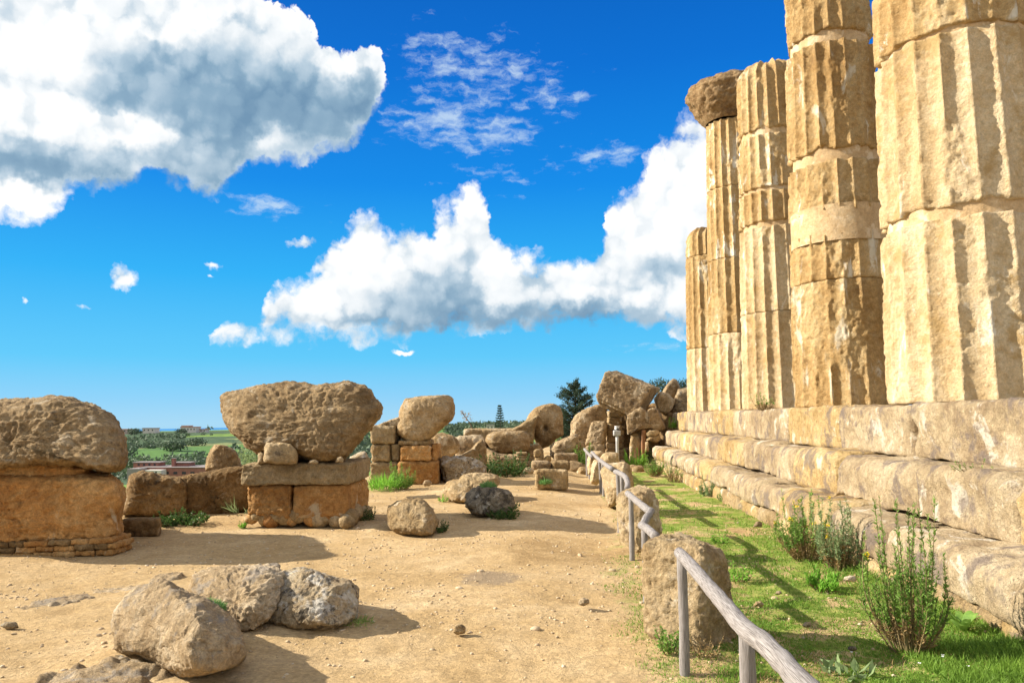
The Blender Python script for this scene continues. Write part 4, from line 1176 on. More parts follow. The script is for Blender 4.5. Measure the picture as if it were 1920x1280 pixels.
# fence boulders
db = GD(1238).at(1312)+.16
v, f = hexa8([(1199, 1200, db+.42), (1316, 1250, db), (1322, 1016, db+.06), (1196, 1010, db+.46)], [(1290, 1160, db+.95), (1392, 1212, db+.42), (1368, 1030, db+.46), (1268, 990, db+.92)], .013, .10, 1.15, 5.2, 2.7)
setp(mk('fence_boulder', v, f, M['fenceboulder']), 'largest nearest boulder beside the path, behind the first fence post', 'boulder')
db = GD(1040).at(1205)+.25
v, f = hexa8([(1158, 1020, db+.35), (1208, 1048, db), (1206, 922, db+.1), (1147, 924, db+.4)], [(1196, 1000, db+1.0), (1250, 1015, db+.5), (1234, 918, db+.5), (1196, 902, db+1.0)], .018, .14, 1.15, 9.3, 6.1)
setp(mk('fence_boulder', v, f, M['fenceboulder']), 'second boulder along the fence, with the kinked rail before it', 'boulder')
rock('fence_boulder', 'third boulder along the fence with a flat tilted top', 'boulder', C('1126,880 1135,870 1150,868 1170,865 1180,872 1186,898 1188,925 1150,950 1139,950 1134,925'), GD(948)+.3, 1.1, M['fenceboulder'], n=5, chips=3, amp=.85, tiltx=-.3, ridges=[(.1, .0, .25, .5)])
rock('fence_boulder', 'low rounded stone beside the pole of the camera post', 'boulder', C('1125,858 1135,847 1158,848 1162,866 1160,880 1130,880'), 21.5, .9, M['fenceboulder'], n=4, amp=.8)
rock('fence_boulder', 'lumpy stone next to the far dark green bush', 'boulder', C('1101,862 1104,850 1110,846 1128,845 1134,853 1132,872 1118,884 1102,890'), 22.6, .9, M['fenceboulder'], n=4, amp=.8)
rock('fence_boulder', 'narrow upright stone at the bend of the far fence', 'boulder', C('1109,872 1112,864 1119,860 1126,866 1128,900 1120,908 1107,906'), GD(905), .8, M['fenceboulder'], n=4, amp=.7)

# flat outcrops flush with the sand
def outcrop(label, p0, p1, width, hgt, mat, seed):
    """ground-hugging shelf of bedrock along p0..p1 (photo points on the ground)"""
    a, b = G(*p0), G(*p1); ax = b-a; L = np.linalg.norm(ax); ax /= L; ay = np.cross(CZ, ax)
    nx, ny = int(np.clip(L/.012, 40, 170)), int(np.clip(width/.012, 30, 110))
    U, V = np.meshgrid(np.linspace(-.1, 1.1, nx), np.linspace(-.65, .65, ny)); U = U.ravel(); V = V.ravel()
    P = a+np.outer(U*L, ax)+np.outer(V*width, ay)
    q = np.stack([P[:, 0], P[:, 1], np.full(len(P), seed)], 1)
    e = 1-np.sqrt(((U-.5)/.55)**2+(V/.55)**2)+.45*fbm(q*4.5/max(.5, width), 3)
    st = fbm(np.stack([U*L*2, V*width*14, np.full(len(P), seed+3.)], 1), 4, .6)
    h = hgt*sstep(0, .45, e)*(1+.5*fbm(q*5, 3))+.35*hgt*st*sstep(.05, .4, e)+.012*fbm(q*22, 3)*sstep(.0, .2, e)-.035
    P[:, 2] = ground_h(P[:, 0], P[:, 1])+h
    i, j = np.meshgrid(np.arange(nx-1), np.arange(ny-1)); k = (j*nx+i).ravel()
    f = np.stack([k, k+1, k+nx+1, k+nx], 1)
    ok = (e[f] > -.25).any(1)
    f = f[ok]; us = np.unique(f); mp = np.full(len(P), -1); mp[us] = np.arange(len(us))
    o = mk('bedrock_outcrop', P[us], mp[f], M[mat])
    setp(o, label, 'rock outcrop')
outcrop('flat pale bedrock slab breaking through the sand at the lower left corner', (60, 1275), (335, 1262), .66, .07, 'sandrock', 1.3)
outcrop('thin streaked ridge of bedrock left of the big pale boulder', (30, 1142), (190, 1102), .42, .045, 'sandrock', 4.1)
outcrop('small weathered shelf of bedrock beside the big pale boulder', (170, 1108), (270, 1090), .40, .045, 'sandrock', 7.7)
outcrop('flat stone flush with the sand behind the big pale boulder', (275, 1084), (352, 1078), .45, .06, 'sandrock', 9.4)
ls = [('0,1172 8,1166 22,1164 34,1168 36,1176 15,1180', 1178, 'small flat stone near the left photo edge', 'lichen'), ('1562,930 1566,922 1578,920 1586,925 1580,932', None, 'small round stone lying on the lowest temple step', 'tan'),
      ('1412,987 1416,978 1424,976 1430,981 1428,988', 988, 'squarish pale stone on the grass near the lowest step', 'sandrock'), ('1412,1134 1418,1127 1428,1127 1434,1133 1428,1138', 1137, 'brown lone stone in the grass near the rail shadow', 'tan'),
      ('1453,1112 1457,1107 1463,1107 1466,1112 1460,1115', 1114, 'whitest small stone lying in the rail shadow', 'lichen'), ('1588,1216 1594,1210 1606,1211 1608,1217 1598,1220', 1219, 'flat grey stone in the shaded grass before the tall shrub', 'darklichen'),
      ('1504,1172 1510,1165 1520,1166 1522,1173 1512,1176', 1175, 'reddish stone in the grass at the end of the rail shadow', 'tan'), ('792,908 796,900 806,899 811,905 806,911 796,912', 911, 'pale stone at the foot of the block-built pedestal', 'sandrock'),
      ('848,1184 852,1172 862,1168 874,1174 872,1186 858,1190', 1189, 'largest loose stone in the middle of the sandy path', 'tan'), ('1083,1132 1090,1120 1104,1122 1106,1130 1094,1136', 1135, 'pale loose stone on the right edge of the path', 'sandrock'),
      ('1580,1088 1584,1080 1600,1078 1608,1084 1604,1092', 1091, 'tan stone beside the low green shrub near the lowest step', 'tan')]
for q, by, lb, mm in ls:
    d_ = GD(by).at(float(q.split(',')[0])) if by else None
    if d_ is None:
        r_ = ray(1574, 930); d_ = (W(1574, 930, 10)-CAM)@CF; 
        t_ = (.44-EYE)/r_[2]; d_ = (r_*t_)@CF
    o = rock('loose_stone', lb, 'stone', C(q), d_, .09, M[mm], n=2.6, amp=.7)
    if by: o['group'] = 'loose stones lying about'

# ------------------------------------------------------------------ fence
def on(px, py, d): return W(px, py, d)
def fence(label, posts, rails, pr_=.032, rr_=.038):
    b = posts[0][0]
    e = empty('rail_fence', (b[0], b[1], 0), label, 'fence', 'grey stick fence sections along the path')
    for k, (pb, pt) in enumerate(posts):
        pb = np.array(pb, float); pt = np.array(pt, float)
        pb = pb.copy(); pb[2] = -.35
        path = spline([pb, pb*.5+pt*.5+RNG.normal(size=3)*.008, pt], 14)
        tube_obj('post', path, np.linspace(pr_*1.08, pr_*.95, 14), M['wood'], e, n=14, wob=.16, seed=k*3.1+pb[1])
    for k, r_ in enumerate(rails):
        path = spline(r_, 10+6*len(r_))
        n_ = len(path)
        path = path+.006*np.stack([fbm(np.stack([np.linspace(0, 6, n_), np.full(n_, k*3.+q), np.zeros(n_)], 1), 2) for q in range(3)], 1)
        tube_obj('rail', path, rr_*(1+.10*fbm(np.stack([np.linspace(0, 9, n_), np.full(n_, k*7.), np.zeros(n_)], 1), 2)), M['wood'], e, n=18, wob=.14, seed=k*5.7+2)
    return e
p1b = G(1281, 1256); d1 = (p1b-CAM)@CF
d2 = 3.2
p2t = on(1399, 1182, d2); p2b = p2t.copy(); p2b[2] = 0
fence('nearest grey wooden rail on two posts, running out of the bottom edge',
      [(p1b, on(1278, 1046, d1)), (p2b, p2t)],
      [[on(1274, 1036, d1+.06), on(1335, 1105, 3.98), on(1392, 1172, d2+.02), on(1440, 1212, 2.88), on(1508, 1285, 2.44), on(1640, 1420, 1.9)]])
p3b = G(1184, 1031); d3 = (p3b-CAM)@CF
fence('grey wooden rail with a sharp kink before the second fence boulder',
      [(p3b, on(1183, 930, d3)), (on(1207, 1050, 7.3), on(1208, 994, 7.3))],
      [[on(1177, 925, d3+.05), on(1198, 942, 8.65), on(1219, 959, 7.9)], [on(1221, 957, 7.88), on(1212, 972, 7.7), on(1205, 986, 7.55)], [on(1203, 984, 7.57), on(1216, 993, 7.1), on(1230, 1006, 6.55)]])
fence('short grey rail with a bent end at the third fence boulder',
      [(on(1159, 912, 12.1), on(1158, 886, 12.1)), (on(1167, 925, 11.3), on(1166, 893, 11.3))],
      [[on(1154, 884, 12.3), on(1166, 889, 11.4), on(1174, 896, 10.9), on(1177, 906, 10.6), on(1176, 916, 10.4)]])
fence('far grey rail sloping towards the camera post',
      [(G(1126, 912), on(1124, 862, GD(912))), (G(1131, 917), on(1130, 868, GD(917)))],
      [[on(1110, 848, 20.5), on(1121, 859, 18.1), on(1136, 871, 15.1), on(1148, 879, 13.4)]], .034, .042)
fence('farthest short grey rail beside the dark green bush',
      [(on(1101, 884, 24), on(1100, 846, 24)), (on(1106, 884, 23), on(1105, 852, 23))],
      [[on(1096, 842, 25.7), on(1103, 850, 23.4), on(1110, 857, 21.6)]], .04, .045)

# camera post
dc = 25.0
bp_ = W(1158, 870, dc); bp_[2] = -.4
cp = empty('camera_post', bp_, 'slim grey pole with a metal box and small white camera near the ruin pile', 'camera post')
tp = W(1157, 817, dc)
tube_obj('pole', spline([bp_, (bp_+tp)/2, tp], 8), .05, M['metal'], cp, n=14)
def sbox(name, x0, y0, x1, y1, d, T, mat, parent, rad=.01):
    v, f = block_geo(px_block(x0, y0, x1, y1, d, T), .03, rad=rad, d=d, amp=0.0, seed=1)
    return mk(name, v, f, mat, parent)
sbox('junction_box', 1150.5, 806.5, 1164, 817, dc-.06, .16, M['metal'], cp, .015)
sbox('camera_housing', 1153, 800, 1161, 806, dc-.05, .14, M['white'], cp, .04)
tube_obj('lens', spline([W(1158.5, 803.8, dc-.06), W(1158.5, 803.8, dc-.10)], 4), .035, M['glass'], cp, n=12)
tube_obj('cap', spline([W(1157, 800.2, dc), W(1157, 798.6, dc)], 4), .085, M['white'], cp, n=16)

# ------------------------------------------------------------------ vegetation
def leaves(P, D, Lg, Wd, curl=.0):
    """diamond leaves at P along D"""
    N = len(P)
    D = D/(np.linalg.norm(D, axis=1, keepdims=True)+1e-9)
    S = np.cross(D, RNG.normal(size=(N, 3))); S /= np.linalg.norm(S, axis=1, keepdims=True)+1e-9
    U = np.cross(S, D)
    Lg = np.broadcast_to(np.asarray(Lg, float), (N,))[:, None]; Wd = np.broadcast_to(np.asarray(Wd, float), (N,))[:, None]
    v = np.stack([P, P+D*Lg*.45+S*Wd*.5+U*Lg*.06, P+D*Lg-U*Lg*curl, P+D*Lg*.45-S*Wd*.5+U*Lg*.06], 1).reshape(-1, 3)
    f = np.arange(N*4).reshape(N, 4)
    return v, f

def mesh_part(name, parts, mat, parent):
    if not parts: return
    v, f = merge(parts)
    return mk(name, v, f, mat, parent, smooth=False)

def stem_tube(path, r0, r1, n=5):
    v, f, c0, c1 = tube(path, np.linspace(r0, r1, len(path)), n)
    return v, f

def shrub(name, label, cat, base, stems, hgt, spread, leaf_l, leaf_w, mat, per=60, dry=.0, flower=None, lean=.5, from_=.15, splay=.6, dry_to=.45, stem_mat='stem', group=None):
    base = np.asarray(base, float)
    e = empty(name, base, label, cat, group)
    green, brown, fl, st = [], [], [], []
    for k in range(stems):
        a = RNG.uniform(0, 6.28); q = RNG.random()**.5*spread
        b = base+np.array([cos(a)*q*.35, sin(a)*q*.35, -.02])
        h = hgt*(RNG.uniform(.34, .66) if RNG.random() < .78 else RNG.uniform(.7, 1.0))
        tip = base+np.array([cos(a)*q, sin(a)*q, h])
        mid = lerp(b, tip, .5)+np.array([cos(a), sin(a), 0])*q*lean*.3+RNG.normal(size=3)*.03*hgt
        path = spline([b, mid, tip], 12)
        st.append(stem_tube(path, .0045+.002*hgt, .0015))
        u = RNG.uniform(from_, 1, per); 
        i = np.clip(u*11, 0, 10.99); i0 = i.astype(int); fr = (i-i0)[:, None]
        P = path[i0]*(1-fr)+path[i0+1]*fr
        T = path[i0+1]-path[i0]; T /= np.linalg.norm(T, axis=1, keepdims=True)
        R_ = RNG.normal(size=(per, 3)); R_ /= np.linalg.norm(R_, axis=1, keepdims=True)
        D = T*(1-splay)+R_*splay+np.array([0, 0, .1])
        sz = RNG.uniform(.6, 1.2, per)*(1.15-.45*u)
        isdry = RNG.random(per) < dry*(u < dry_to)*1.6
        g = ~isdry
        if g.any(): green.append(leaves(P[g], D[g], leaf_l*sz[g], leaf_w*sz[g], .12))
        if isdry.any(): brown.append(leaves(P[isdry], D[isdry], leaf_l*sz[isdry]*.9, leaf_w*sz[isdry]*.8, .2))
        if flower and RNG.random() < flower:
            m_ = 16; tt = RNG.uniform(.84, 1.02, m_)[:, None]
            Pf = path[-3]*(1-tt)+path[-1]*tt+RNG.normal(size=(m_, 3))*.012
            fl.append(leaves(Pf, RNG.normal(size=(m_, 3)), .017, .015))
    mesh_part('stems', st, M[stem_mat], e)
    mesh_part('foliage', green, M[mat], e)
    mesh_part('dry_leaves', brown, M['leaf_dry'], e)
    o_ = mesh_part('flowers', fl, M['flower'], e)
    if o_: o_['kind'] = 'stuff'
    return e

def tuft(name, label, cat, base, rad, hgt, n, ll, lw, mat, up=.9, dry=None, group=None):
    base = np.asarray(base, float)
    a = RNG.uniform(0, 6.28, n); q = RNG.random(n)**.6*rad
    P = base+np.stack([np.cos(a)*q, np.sin(a)*q, RNG.random(n)**1.5*hgt*.7*(1-.6*q/rad)-.01], 1)
    D = np.stack([np.cos(a)*.6, np.sin(a)*.6, np.full(n, up)], 1)+RNG.normal(size=(n, 3))*.45
    v, f = leaves(P, D, ll*RNG.uniform(.5, 1.2, n), lw, .15)
    o = mk(name, v, f, M[mat], origin=base, smooth=False)
    return setp(o, label, cat, group)

# the two tall flowering shrubs beside the lowest step
shrub('tall_shrub', 'tallest shrub with slender spikes, nearest on the right beside the lowest step', 'shrub', gpt(1705, 1222), 54, 1.14, .32, .048, .012, 'leaf', per=115, dry=.7, flower=.03, splay=.5, dry_to=.36)
shrub('tall_shrub', 'yellow-flowered shrub with brown lower leaves halfway along the steps', 'shrub', gpt(1512, 1050), 46, .9, .36, .055, .016, 'leaf', per=95, dry=.85, flower=.3, dry_to=.45)
shrub('tall_shrub', 'upright bushy shrub touching the right side of the yellow-flowered one', 'shrub', gpt(1572, 1068), 36, .86, .26, .052, .015, 'leaf_grey', per=95, dry=.5, flower=.15, dry_to=.35)
shrub('low_shrub', 'low leafy green plant in front of the yellow-flowered shrub', 'plant', gpt(1545, 1108), 30, .26, .2, .075, .018, 'leaf_bright', per=26, dry=.2, splay=.4)
shrub('low_shrub', 'bushy grey-green shrub growing against the middle of the lowest step', 'shrub', gpt(1333, 930), 26, .62, .26, .06, .02, 'leaf_grey', per=60, splay=.6)
shrub('low_shrub', 'small plant at the foot of the step right of the grey-green shrub', 'plant', gpt(1358, 940), 12, .34, .16, .05, .018, 'leaf', per=34)
shrub('low_shrub', 'bright green bush at the far corner of the lowest step', 'bush', gpt(1193, 877), 40, .75, .5, .11, .022, 'leaf_bright', per=44, splay=.4)
shrub('low_shrub', 'bluish green bush squeezed between the ruin pile and the lowest step', 'bush', gpt(1212, 868), 30, .95, .35, .10, .035, 'leaf_grey', per=50)
shrub('low_shrub', 'yellow-green bush leaning on the far part of the lowest step', 'bush', gpt(1228, 893), 34, .70, .34, .09, .022, 'leaf', per=44, dry=.4)
shrub('low_shrub', 'thin dry-stemmed bush beside the far yellow-green one at the step', 'bush', gpt(1264, 903), 26, .68, .34, .07, .018, 'leaf', per=36, dry=.8, dry_to=.7)
shrub('low_shrub', 'dark green bush at the end of the path by the plain squared block', 'bush', gpt(1092, 876), 44, .95, .42, .10, .035, 'leaf', per=44)
shrub('weed', 'dry weed sprouting at the foot of the middle column', 'weed', np.array([XC-1.05, Y1+SP*1.55, ZS-.02]), 22, .42, .32, .06, .02, 'leaf', per=24, dry=.8, dry_to=.6)
shrub('weed', 'little weed in the joint between the upper steps at the right', 'weed', W(1822, 884, 8.0), 14, .13, .22, .03, .012, 'leaf', per=14, dry=.6)
shrub('weed', 'bright sprout growing at the far end of the top step', 'weed', W(1262, 803, 31.5), 14, .55, .2, .10, .03, 'leaf_bright', per=22)
shrub('weed', 'leafy weed at the left foot of the nearest fence boulder', 'weed', gpt(1256, 1222), 16, .24, .13, .035, .016, 'leaf', per=30)
shrub('weed', 'light green weed in the turf behind the nearest fence boulder', 'weed', gpt(1385, 1090), 18, .24, .16, .06, .014, 'leaf_bright', per=18)
shrub('weed', 'light green sprig beside the top right edge of the nearest fence boulder', 'weed', gpt(1352, 1018), 14, .2, .14, .05, .014, 'leaf_bright', per=16)
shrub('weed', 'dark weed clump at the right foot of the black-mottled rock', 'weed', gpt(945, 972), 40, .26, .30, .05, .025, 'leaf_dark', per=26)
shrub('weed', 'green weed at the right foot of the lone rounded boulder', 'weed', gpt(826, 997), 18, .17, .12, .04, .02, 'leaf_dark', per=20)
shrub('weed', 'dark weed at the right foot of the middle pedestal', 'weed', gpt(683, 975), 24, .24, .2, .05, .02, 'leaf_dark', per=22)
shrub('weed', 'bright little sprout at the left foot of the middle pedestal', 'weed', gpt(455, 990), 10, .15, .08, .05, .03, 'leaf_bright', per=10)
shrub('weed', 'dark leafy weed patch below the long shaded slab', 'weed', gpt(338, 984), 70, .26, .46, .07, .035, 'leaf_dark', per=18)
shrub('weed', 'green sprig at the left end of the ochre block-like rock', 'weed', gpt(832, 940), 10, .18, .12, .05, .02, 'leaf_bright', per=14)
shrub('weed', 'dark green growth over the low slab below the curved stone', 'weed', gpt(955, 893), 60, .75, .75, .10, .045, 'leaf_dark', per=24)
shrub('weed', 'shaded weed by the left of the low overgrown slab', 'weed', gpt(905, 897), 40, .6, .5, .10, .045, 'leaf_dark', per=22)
shrub('grass_clump', 'bright leafy clump before the block-built pedestal, right half', 'plant', gpt(752, 917), 34, .66, .36, .08, .022, 'leaf', per=44, splay=.5)
tuft('grass_clump', 'bright spiky grass clump before the block-built pedestal, left half', 'grass clump', gpt(722, 919), .34, .3, 380, .36, .02, 'leaf_bright', up=1.2)
tuft('fern', 'feathery green fern in the cleft between the foreground boulders', 'fern', W(396, 1145, GD(1235)+.10), .09, .15, 1700, .035, .004, 'fern', up=.7)
tuft('fern', 'dark green tuft low on the shaded side of the biggest foreground boulder', 'fern', gpt(410, 1250)+CZ*.03, .12, .08, 700, .03, .012, 'leaf_dark', up=.4)
tuft('fern', 'fluffy fern on top of the black-mottled rock', 'fern', W(916, 915, GD(967)+.35), .13, .16, 420, .09, .012, 'fern', up=1.0)
tuft('fern', 'pale fern on the face of the hewn ochre block', 'fern', W(1023, 907, GD(916)-.05), .10, .16, 260, .12, .02, 'fern', up=.9)
tuft('weed', 'thin grass at the right foot of the lichen-spotted boulder', 'weed', gpt(672, 1168), .12, .05, 160, .07, .006, 'leaf', up=.5)
tuft('weed', 'thin pale grass blades in the shade left of the middle pedestal', 'weed', gpt(452, 962), .2, .1, 60, .3, .012, 'leaf_grey', up=.9)
# rosette and lush grass in the lower right
ro = gpt(1808, 1183)
n_ = 13; aa = np.linspace(0, 6.28, n_, endpoint=False)+RNG.normal(size=n_)*.2
rv = []
for a in aa:
    dr = np.array([cos(a), sin(a), 0]); Lf = RNG.uniform(.20, .30); hh = RNG.uniform(.5, 1.2)
    t_ = np.linspace(0, 1, 8); path = ro+np.outer(t_*Lf*.6, dr)+np.outer(hh*Lf*(t_-.45*t_**2.4), CZ)
    sd_ = np.cross(dr, CZ); wd_ = .030*np.sin(np.clip(t_*.9+.1, 0, 1)*pi)**.8+.003
    vv = np.concatenate([path+np.outer(wd_, sd_), path-np.outer(wd_, sd_)])
    i_ = np.arange(7); rv.append((vv, np.stack([i_, i_+1, i_+9, i_+8], 1)))
v, f = merge(rv)
setp(mk('leaf_rosette', v, f, M['leaf'], origin=ro), 'broad-leaved green rosette right of the tallest shrub', 'plant')

def build_grass():
    N = 130000
    px = RNG.uniform(1080, 2050, N); py = 862+450*RNG.random(N)**.75
    d_ = np.stack([px, py], 1)
    r = FW[None]+((px-960)/FPX)[:, None]*XI+((640-py)/FPX)[:, None]*UPV
    g = CAM+r*(-EYE/r[:, 2])[:, None]
    q = np.stack([g[:, 0], g[:, 1], np.zeros(N)], 1)
    m1 = fbm(q*1.5+2, 4, .65); m2 = fbm(q*.5+9, 2)
    dens = sstep(-.30, .22, m1+.5*m2)*sstep(.72, 1.3, g[:, 0]+.35*m1)*(g[:, 0] < 3.5)*(g[:, 1] < 27)
    dens = np.maximum(dens, (g[:, 0] > 2.9)*(g[:, 0] < 3.5)*(g[:, 1] < 14)*.9)
    dens = np.maximum(dens, (g[:, 0] > 2.2)*(g[:, 0] < 3.6)*(g[:, 1] < 6.4))
    dens = np.maximum(dens, .35*sstep(.35, .75, g[:, 0]+.5*m1)*(g[:, 1] < 10)*(g[:, 0] < 3.5))
    keep = RNG.random(N) < dens
    g = g[keep]; n = len(g); m1 = m1[keep]
    g[:, 2] = ground_h(g[:, 0], g[:, 1])-.004
    near = np.hypot(g[:, 0], g[:, 1])
    tall = .014+.016*RNG.random(n)+.035*sstep(.05, .5, m1)*RNG.random(n)+.06*sstep(2.7, 3.3, g[:, 0])*RNG.random(n)*(g[:, 1] < 12)
    tall += .07*((g[:, 1] < 6.2) & (g[:, 0] > 2.4))*RNG.random(n)
    D = RNG.normal(size=(n, 3))*.55+CZ
    v, f = leaves(g, D, tall*np.clip(near/7, 1, 1.8), .0035*np.clip(near/4.5, 1, 3.4)+.002, .25)
    o = mk('grass', v, f, M['turf'], origin=(0, 0, 0), smooth=False)
    setp(o, 'short mossy turf between the rail fence and the steps', 'grass', kind='stuff')
M['turf'] = leafmat('turf_green', (.11, .21, .025), (.22, .36, .05), trans=.4, scale=1.1, mix3=(.38, .39, .11))
build_grass()
def build_dry_grass():
    N = 26000
    px = RNG.uniform(1000, 2000, N); py = 870+440*RNG.random(N)**.75
    r = FW[None]+((px-960)/FPX)[:, None]*XI+((640-py)/FPX)[:, None]*UPV
    g = CAM+r*(-EYE/r[:, 2])[:, None]
    q = np.stack([g[:, 0], g[:, 1], np.zeros(N)], 1)
    m1 = fbm(q*1.1+33, 4, .65)
    keep = (RNG.random(N) < sstep(-.05, .45, m1)) & (g[:, 0] > .45+.4*m1) & (g[:, 0] < 3.45) & (g[:, 1] < 26)
    g = g[keep]; n = len(g); g[:, 2] = ground_h(g[:, 0], g[:, 1])-.004
    near = np.hypot(g[:, 0], g[:, 1])
    v, f = leaves(g, RNG.normal(size=(n, 3))*.9+CZ, (.02+.05*RNG.random(n)**2)*np.clip(near/7, 1, 1.8), .003*np.clip(near/4.5, 1, 3)+.0015, .3)
    o = mk('dry_grass', v, f, M['leaf_dry'], origin=(0, 0, 0), smooth=False)
    setp(o, 'dry straw blades mixed through the turf', 'dry grass', kind='stuff')
build_dry_grass()
for px, py, q in ((1705, 1262, 0), (1772, 1248, 1), (1780, 1256, 2), (1810, 1262, 3), (1600, 1240, 4)):
    g = gpt(px, py)
    nn = 8; parts = []
    for k in range(1):
        c_ = g+np.array([RNG.normal()*.03, RNG.normal()*.03, RNG.uniform(.05, .10)])
        a = np.linspace(0, 6.28, nn, endpoint=False)
        parts.append(leaves(np.repeat(c_[None], nn, 0), np.stack([np.cos(a), np.sin(a), np.full(nn, .4)], 1), .012, .006))
    v, f = merge(parts)
    setp(mk('daisy', v, f, M['white'], origin=g, smooth=False), 'tiny white flowers in the grass at the lower right', 'flower', 'tiny white flowers')
def ground_leaf(px, py, lb):
    b = gpt(px, py); 
    setp(tuft('weed', lb, 'weed', b, .13, .05, 42, .11, .05, 'leaf_grey', up=.5), lb)
ground_leaf(1590, 1262, 'grey-green leafy weed under the nearest rail')
shrub('weed', 'grey twiggy weed behind the foot of the nearest fence post', 'weed', gpt(1315, 1228), 14, .2, .16, .03, .012, 'leaf_dry', per=12)

# ------------------------------------------------------------------ trees on the skyline
def cedar():
    d = 62.0
    base = W(1078, 870, d); base[2] = -9.0
    top = W(1078, 722, d)
    e = empty('cedar_tree', base, 'dark spreading conifer behind the pile of ruins', 'tree')
    H = top[2]-base[2]
    tube_obj('trunk', spline([base, base+CZ*H*.5+CR*.1, top-CZ*.5], 10), np.linspace(.28, .05, 10), M['bark'], e, n=8)
    parts = []; br = []
    for k in range(150):
        u = RNG.uniform(.42, 1.0)**.85
        z0 = base[2]+H*u
        a = RNG.uniform(0, 6.28)
        ln = np.interp(u, [.4, .65, .82, .93, 1.0], [1.4, 1.75, 1.75, 1.35, .35])*RNG.uniform(.65, 1.12)
        dr = np.array([cos(a), sin(a), 0])
        s = base*np.array([1, 1, 0])+CZ*(z0-.35*ln); tip = s+dr*ln+CZ*(.35*ln+RNG.uniform(0, .5))
        path = spline([s, lerp(s, tip, .5)-CZ*.06, tip], 8)
        br.append(stem_tube(path, .045, .012, 5))
        n = 150
        t_ = RNG.random(n)**.7; i = np.clip(t_*7, 0, 6.99); i0 = i.astype(int); fr = (i-i0)[:, None]
        P = path[i0]*(1-fr)+path[i0+1]*fr+RNG.normal(size=(n, 3))*np.array([.16, .16, .11])*(1.1-.55*t_)[:, None]
        D = dr*.8+CZ*.45+RNG.normal(size=(n, 3))*.6
        parts.append(leaves(P, D, .20*RNG.uniform(.6, 1.2, n), .06))
    mesh_part('branches', br, M['bark'], e)
    mesh_part('crown', parts, M['needle'], e)
cedar()

def norfolk():
    d = 110.0
    base = W(938, 845, d); top = W(938, 760, d)
    e = empty('conical_pine', base, 'small conical pine with tiered branches standing far off on the skyline', 'tree')
    H = top[2]-base[2]
    tube_obj('trunk', spline([base, lerp(base, top, .5), top], 6), np.linspace(.12, .02, 6), M['bark'], e, n=7)
    parts = []
    for k in range(17):
        u = .1+.88*k/16; ln = 1.2*(1-u)**.8+.10
        for a in np.linspace(0, 6.28, 8, endpoint=False)+k*.4:
            dr = np.array([cos(a), sin(a), 0]); n = 34
            t_ = RNG.random(n); P = base+CZ*H*u+np.outer(t_*ln, dr)+np.outer(.28*t_**1.6*ln, CZ)+RNG.normal(size=(n, 3))*.035
            parts.append(leaves(P, dr*.7+CZ*.5+RNG.normal(size=(n, 3))*.4, .19, .05))
    mesh_part('crown', parts, M['needle'], e)
norfolk()

def stalk():
    d = 42.0
    e = empty('flower_stalk', W(886, 806, d), 'bare leaning flower stalk against the sky right of the rounded drum', 'plant')
    path = spline([W(888, 808, d), W(880, 792, d), W(866, 773, d)], 12)
    tube_obj('stem', path, np.linspace(.035, .018, 12), M['bark'], e, n=6)
    parts = []
    for (x, y) in ((866, 772), (868, 776), (872, 777), (876, 781), (870, 783), (883, 786), (874, 787), (879, 776)):
        c_ = W(x, y, d); parts.append(leaves(c_+RNG.normal(size=(26, 3))*.045, RNG.normal(size=(26, 3))+CZ, .07, .03))
    o_ = mesh_part('seed_heads', parts, M['leaf_dry'], e); o_['kind'] = 'stuff'
stalk()
def far_bush(name, label, px, py, d, rx, rz, n, ll, mat, seed=0):
    c_ = W(px, py, d); b = c_-CZ*rz
    e = empty(name, b, label, 'bush')
    P = RNG.normal(size=(n, 3)); P /= np.linalg.norm(P, axis=1, keepdims=True); P *= (RNG.random(n)**.4)[:, None]*(1+.35*fbm(P*1.8+seed, 3))[:, None]
    P = c_+P*np.array([rx, rx, rz])
    mesh_part('crown', [leaves(P, RNG.normal(size=(n, 3))+CZ*.4, ll*RNG.uniform(.6, 1.2, n), ll*.35)], M[mat], e)
    mesh_part('stems', [stem_tube(spline([b-CZ*rz*1.2, c_+np.array([RNG.normal()*rx*.4, 0, 0])], 6), .05, .02) for _ in range(4)], M['bark'], e)
far_bush('olive_bush', 'grey-green bush seen under the left of the wedge-shaped capital', 474, 866, 17.5, .42, .42, 1500, .075, 'leaf_grey')
far_bush('far_bush', 'bit of dark tree showing between tilted block and pointed rock', 1238, 728, 58, 1.1, .75, 900, .22, 'needle', 3)
far_bush('far_bush', 'bit of dark tree showing behind the pointed rock beside the columns', 1282, 730, 58, .9, .75, 900, .22, 'needle', 5)

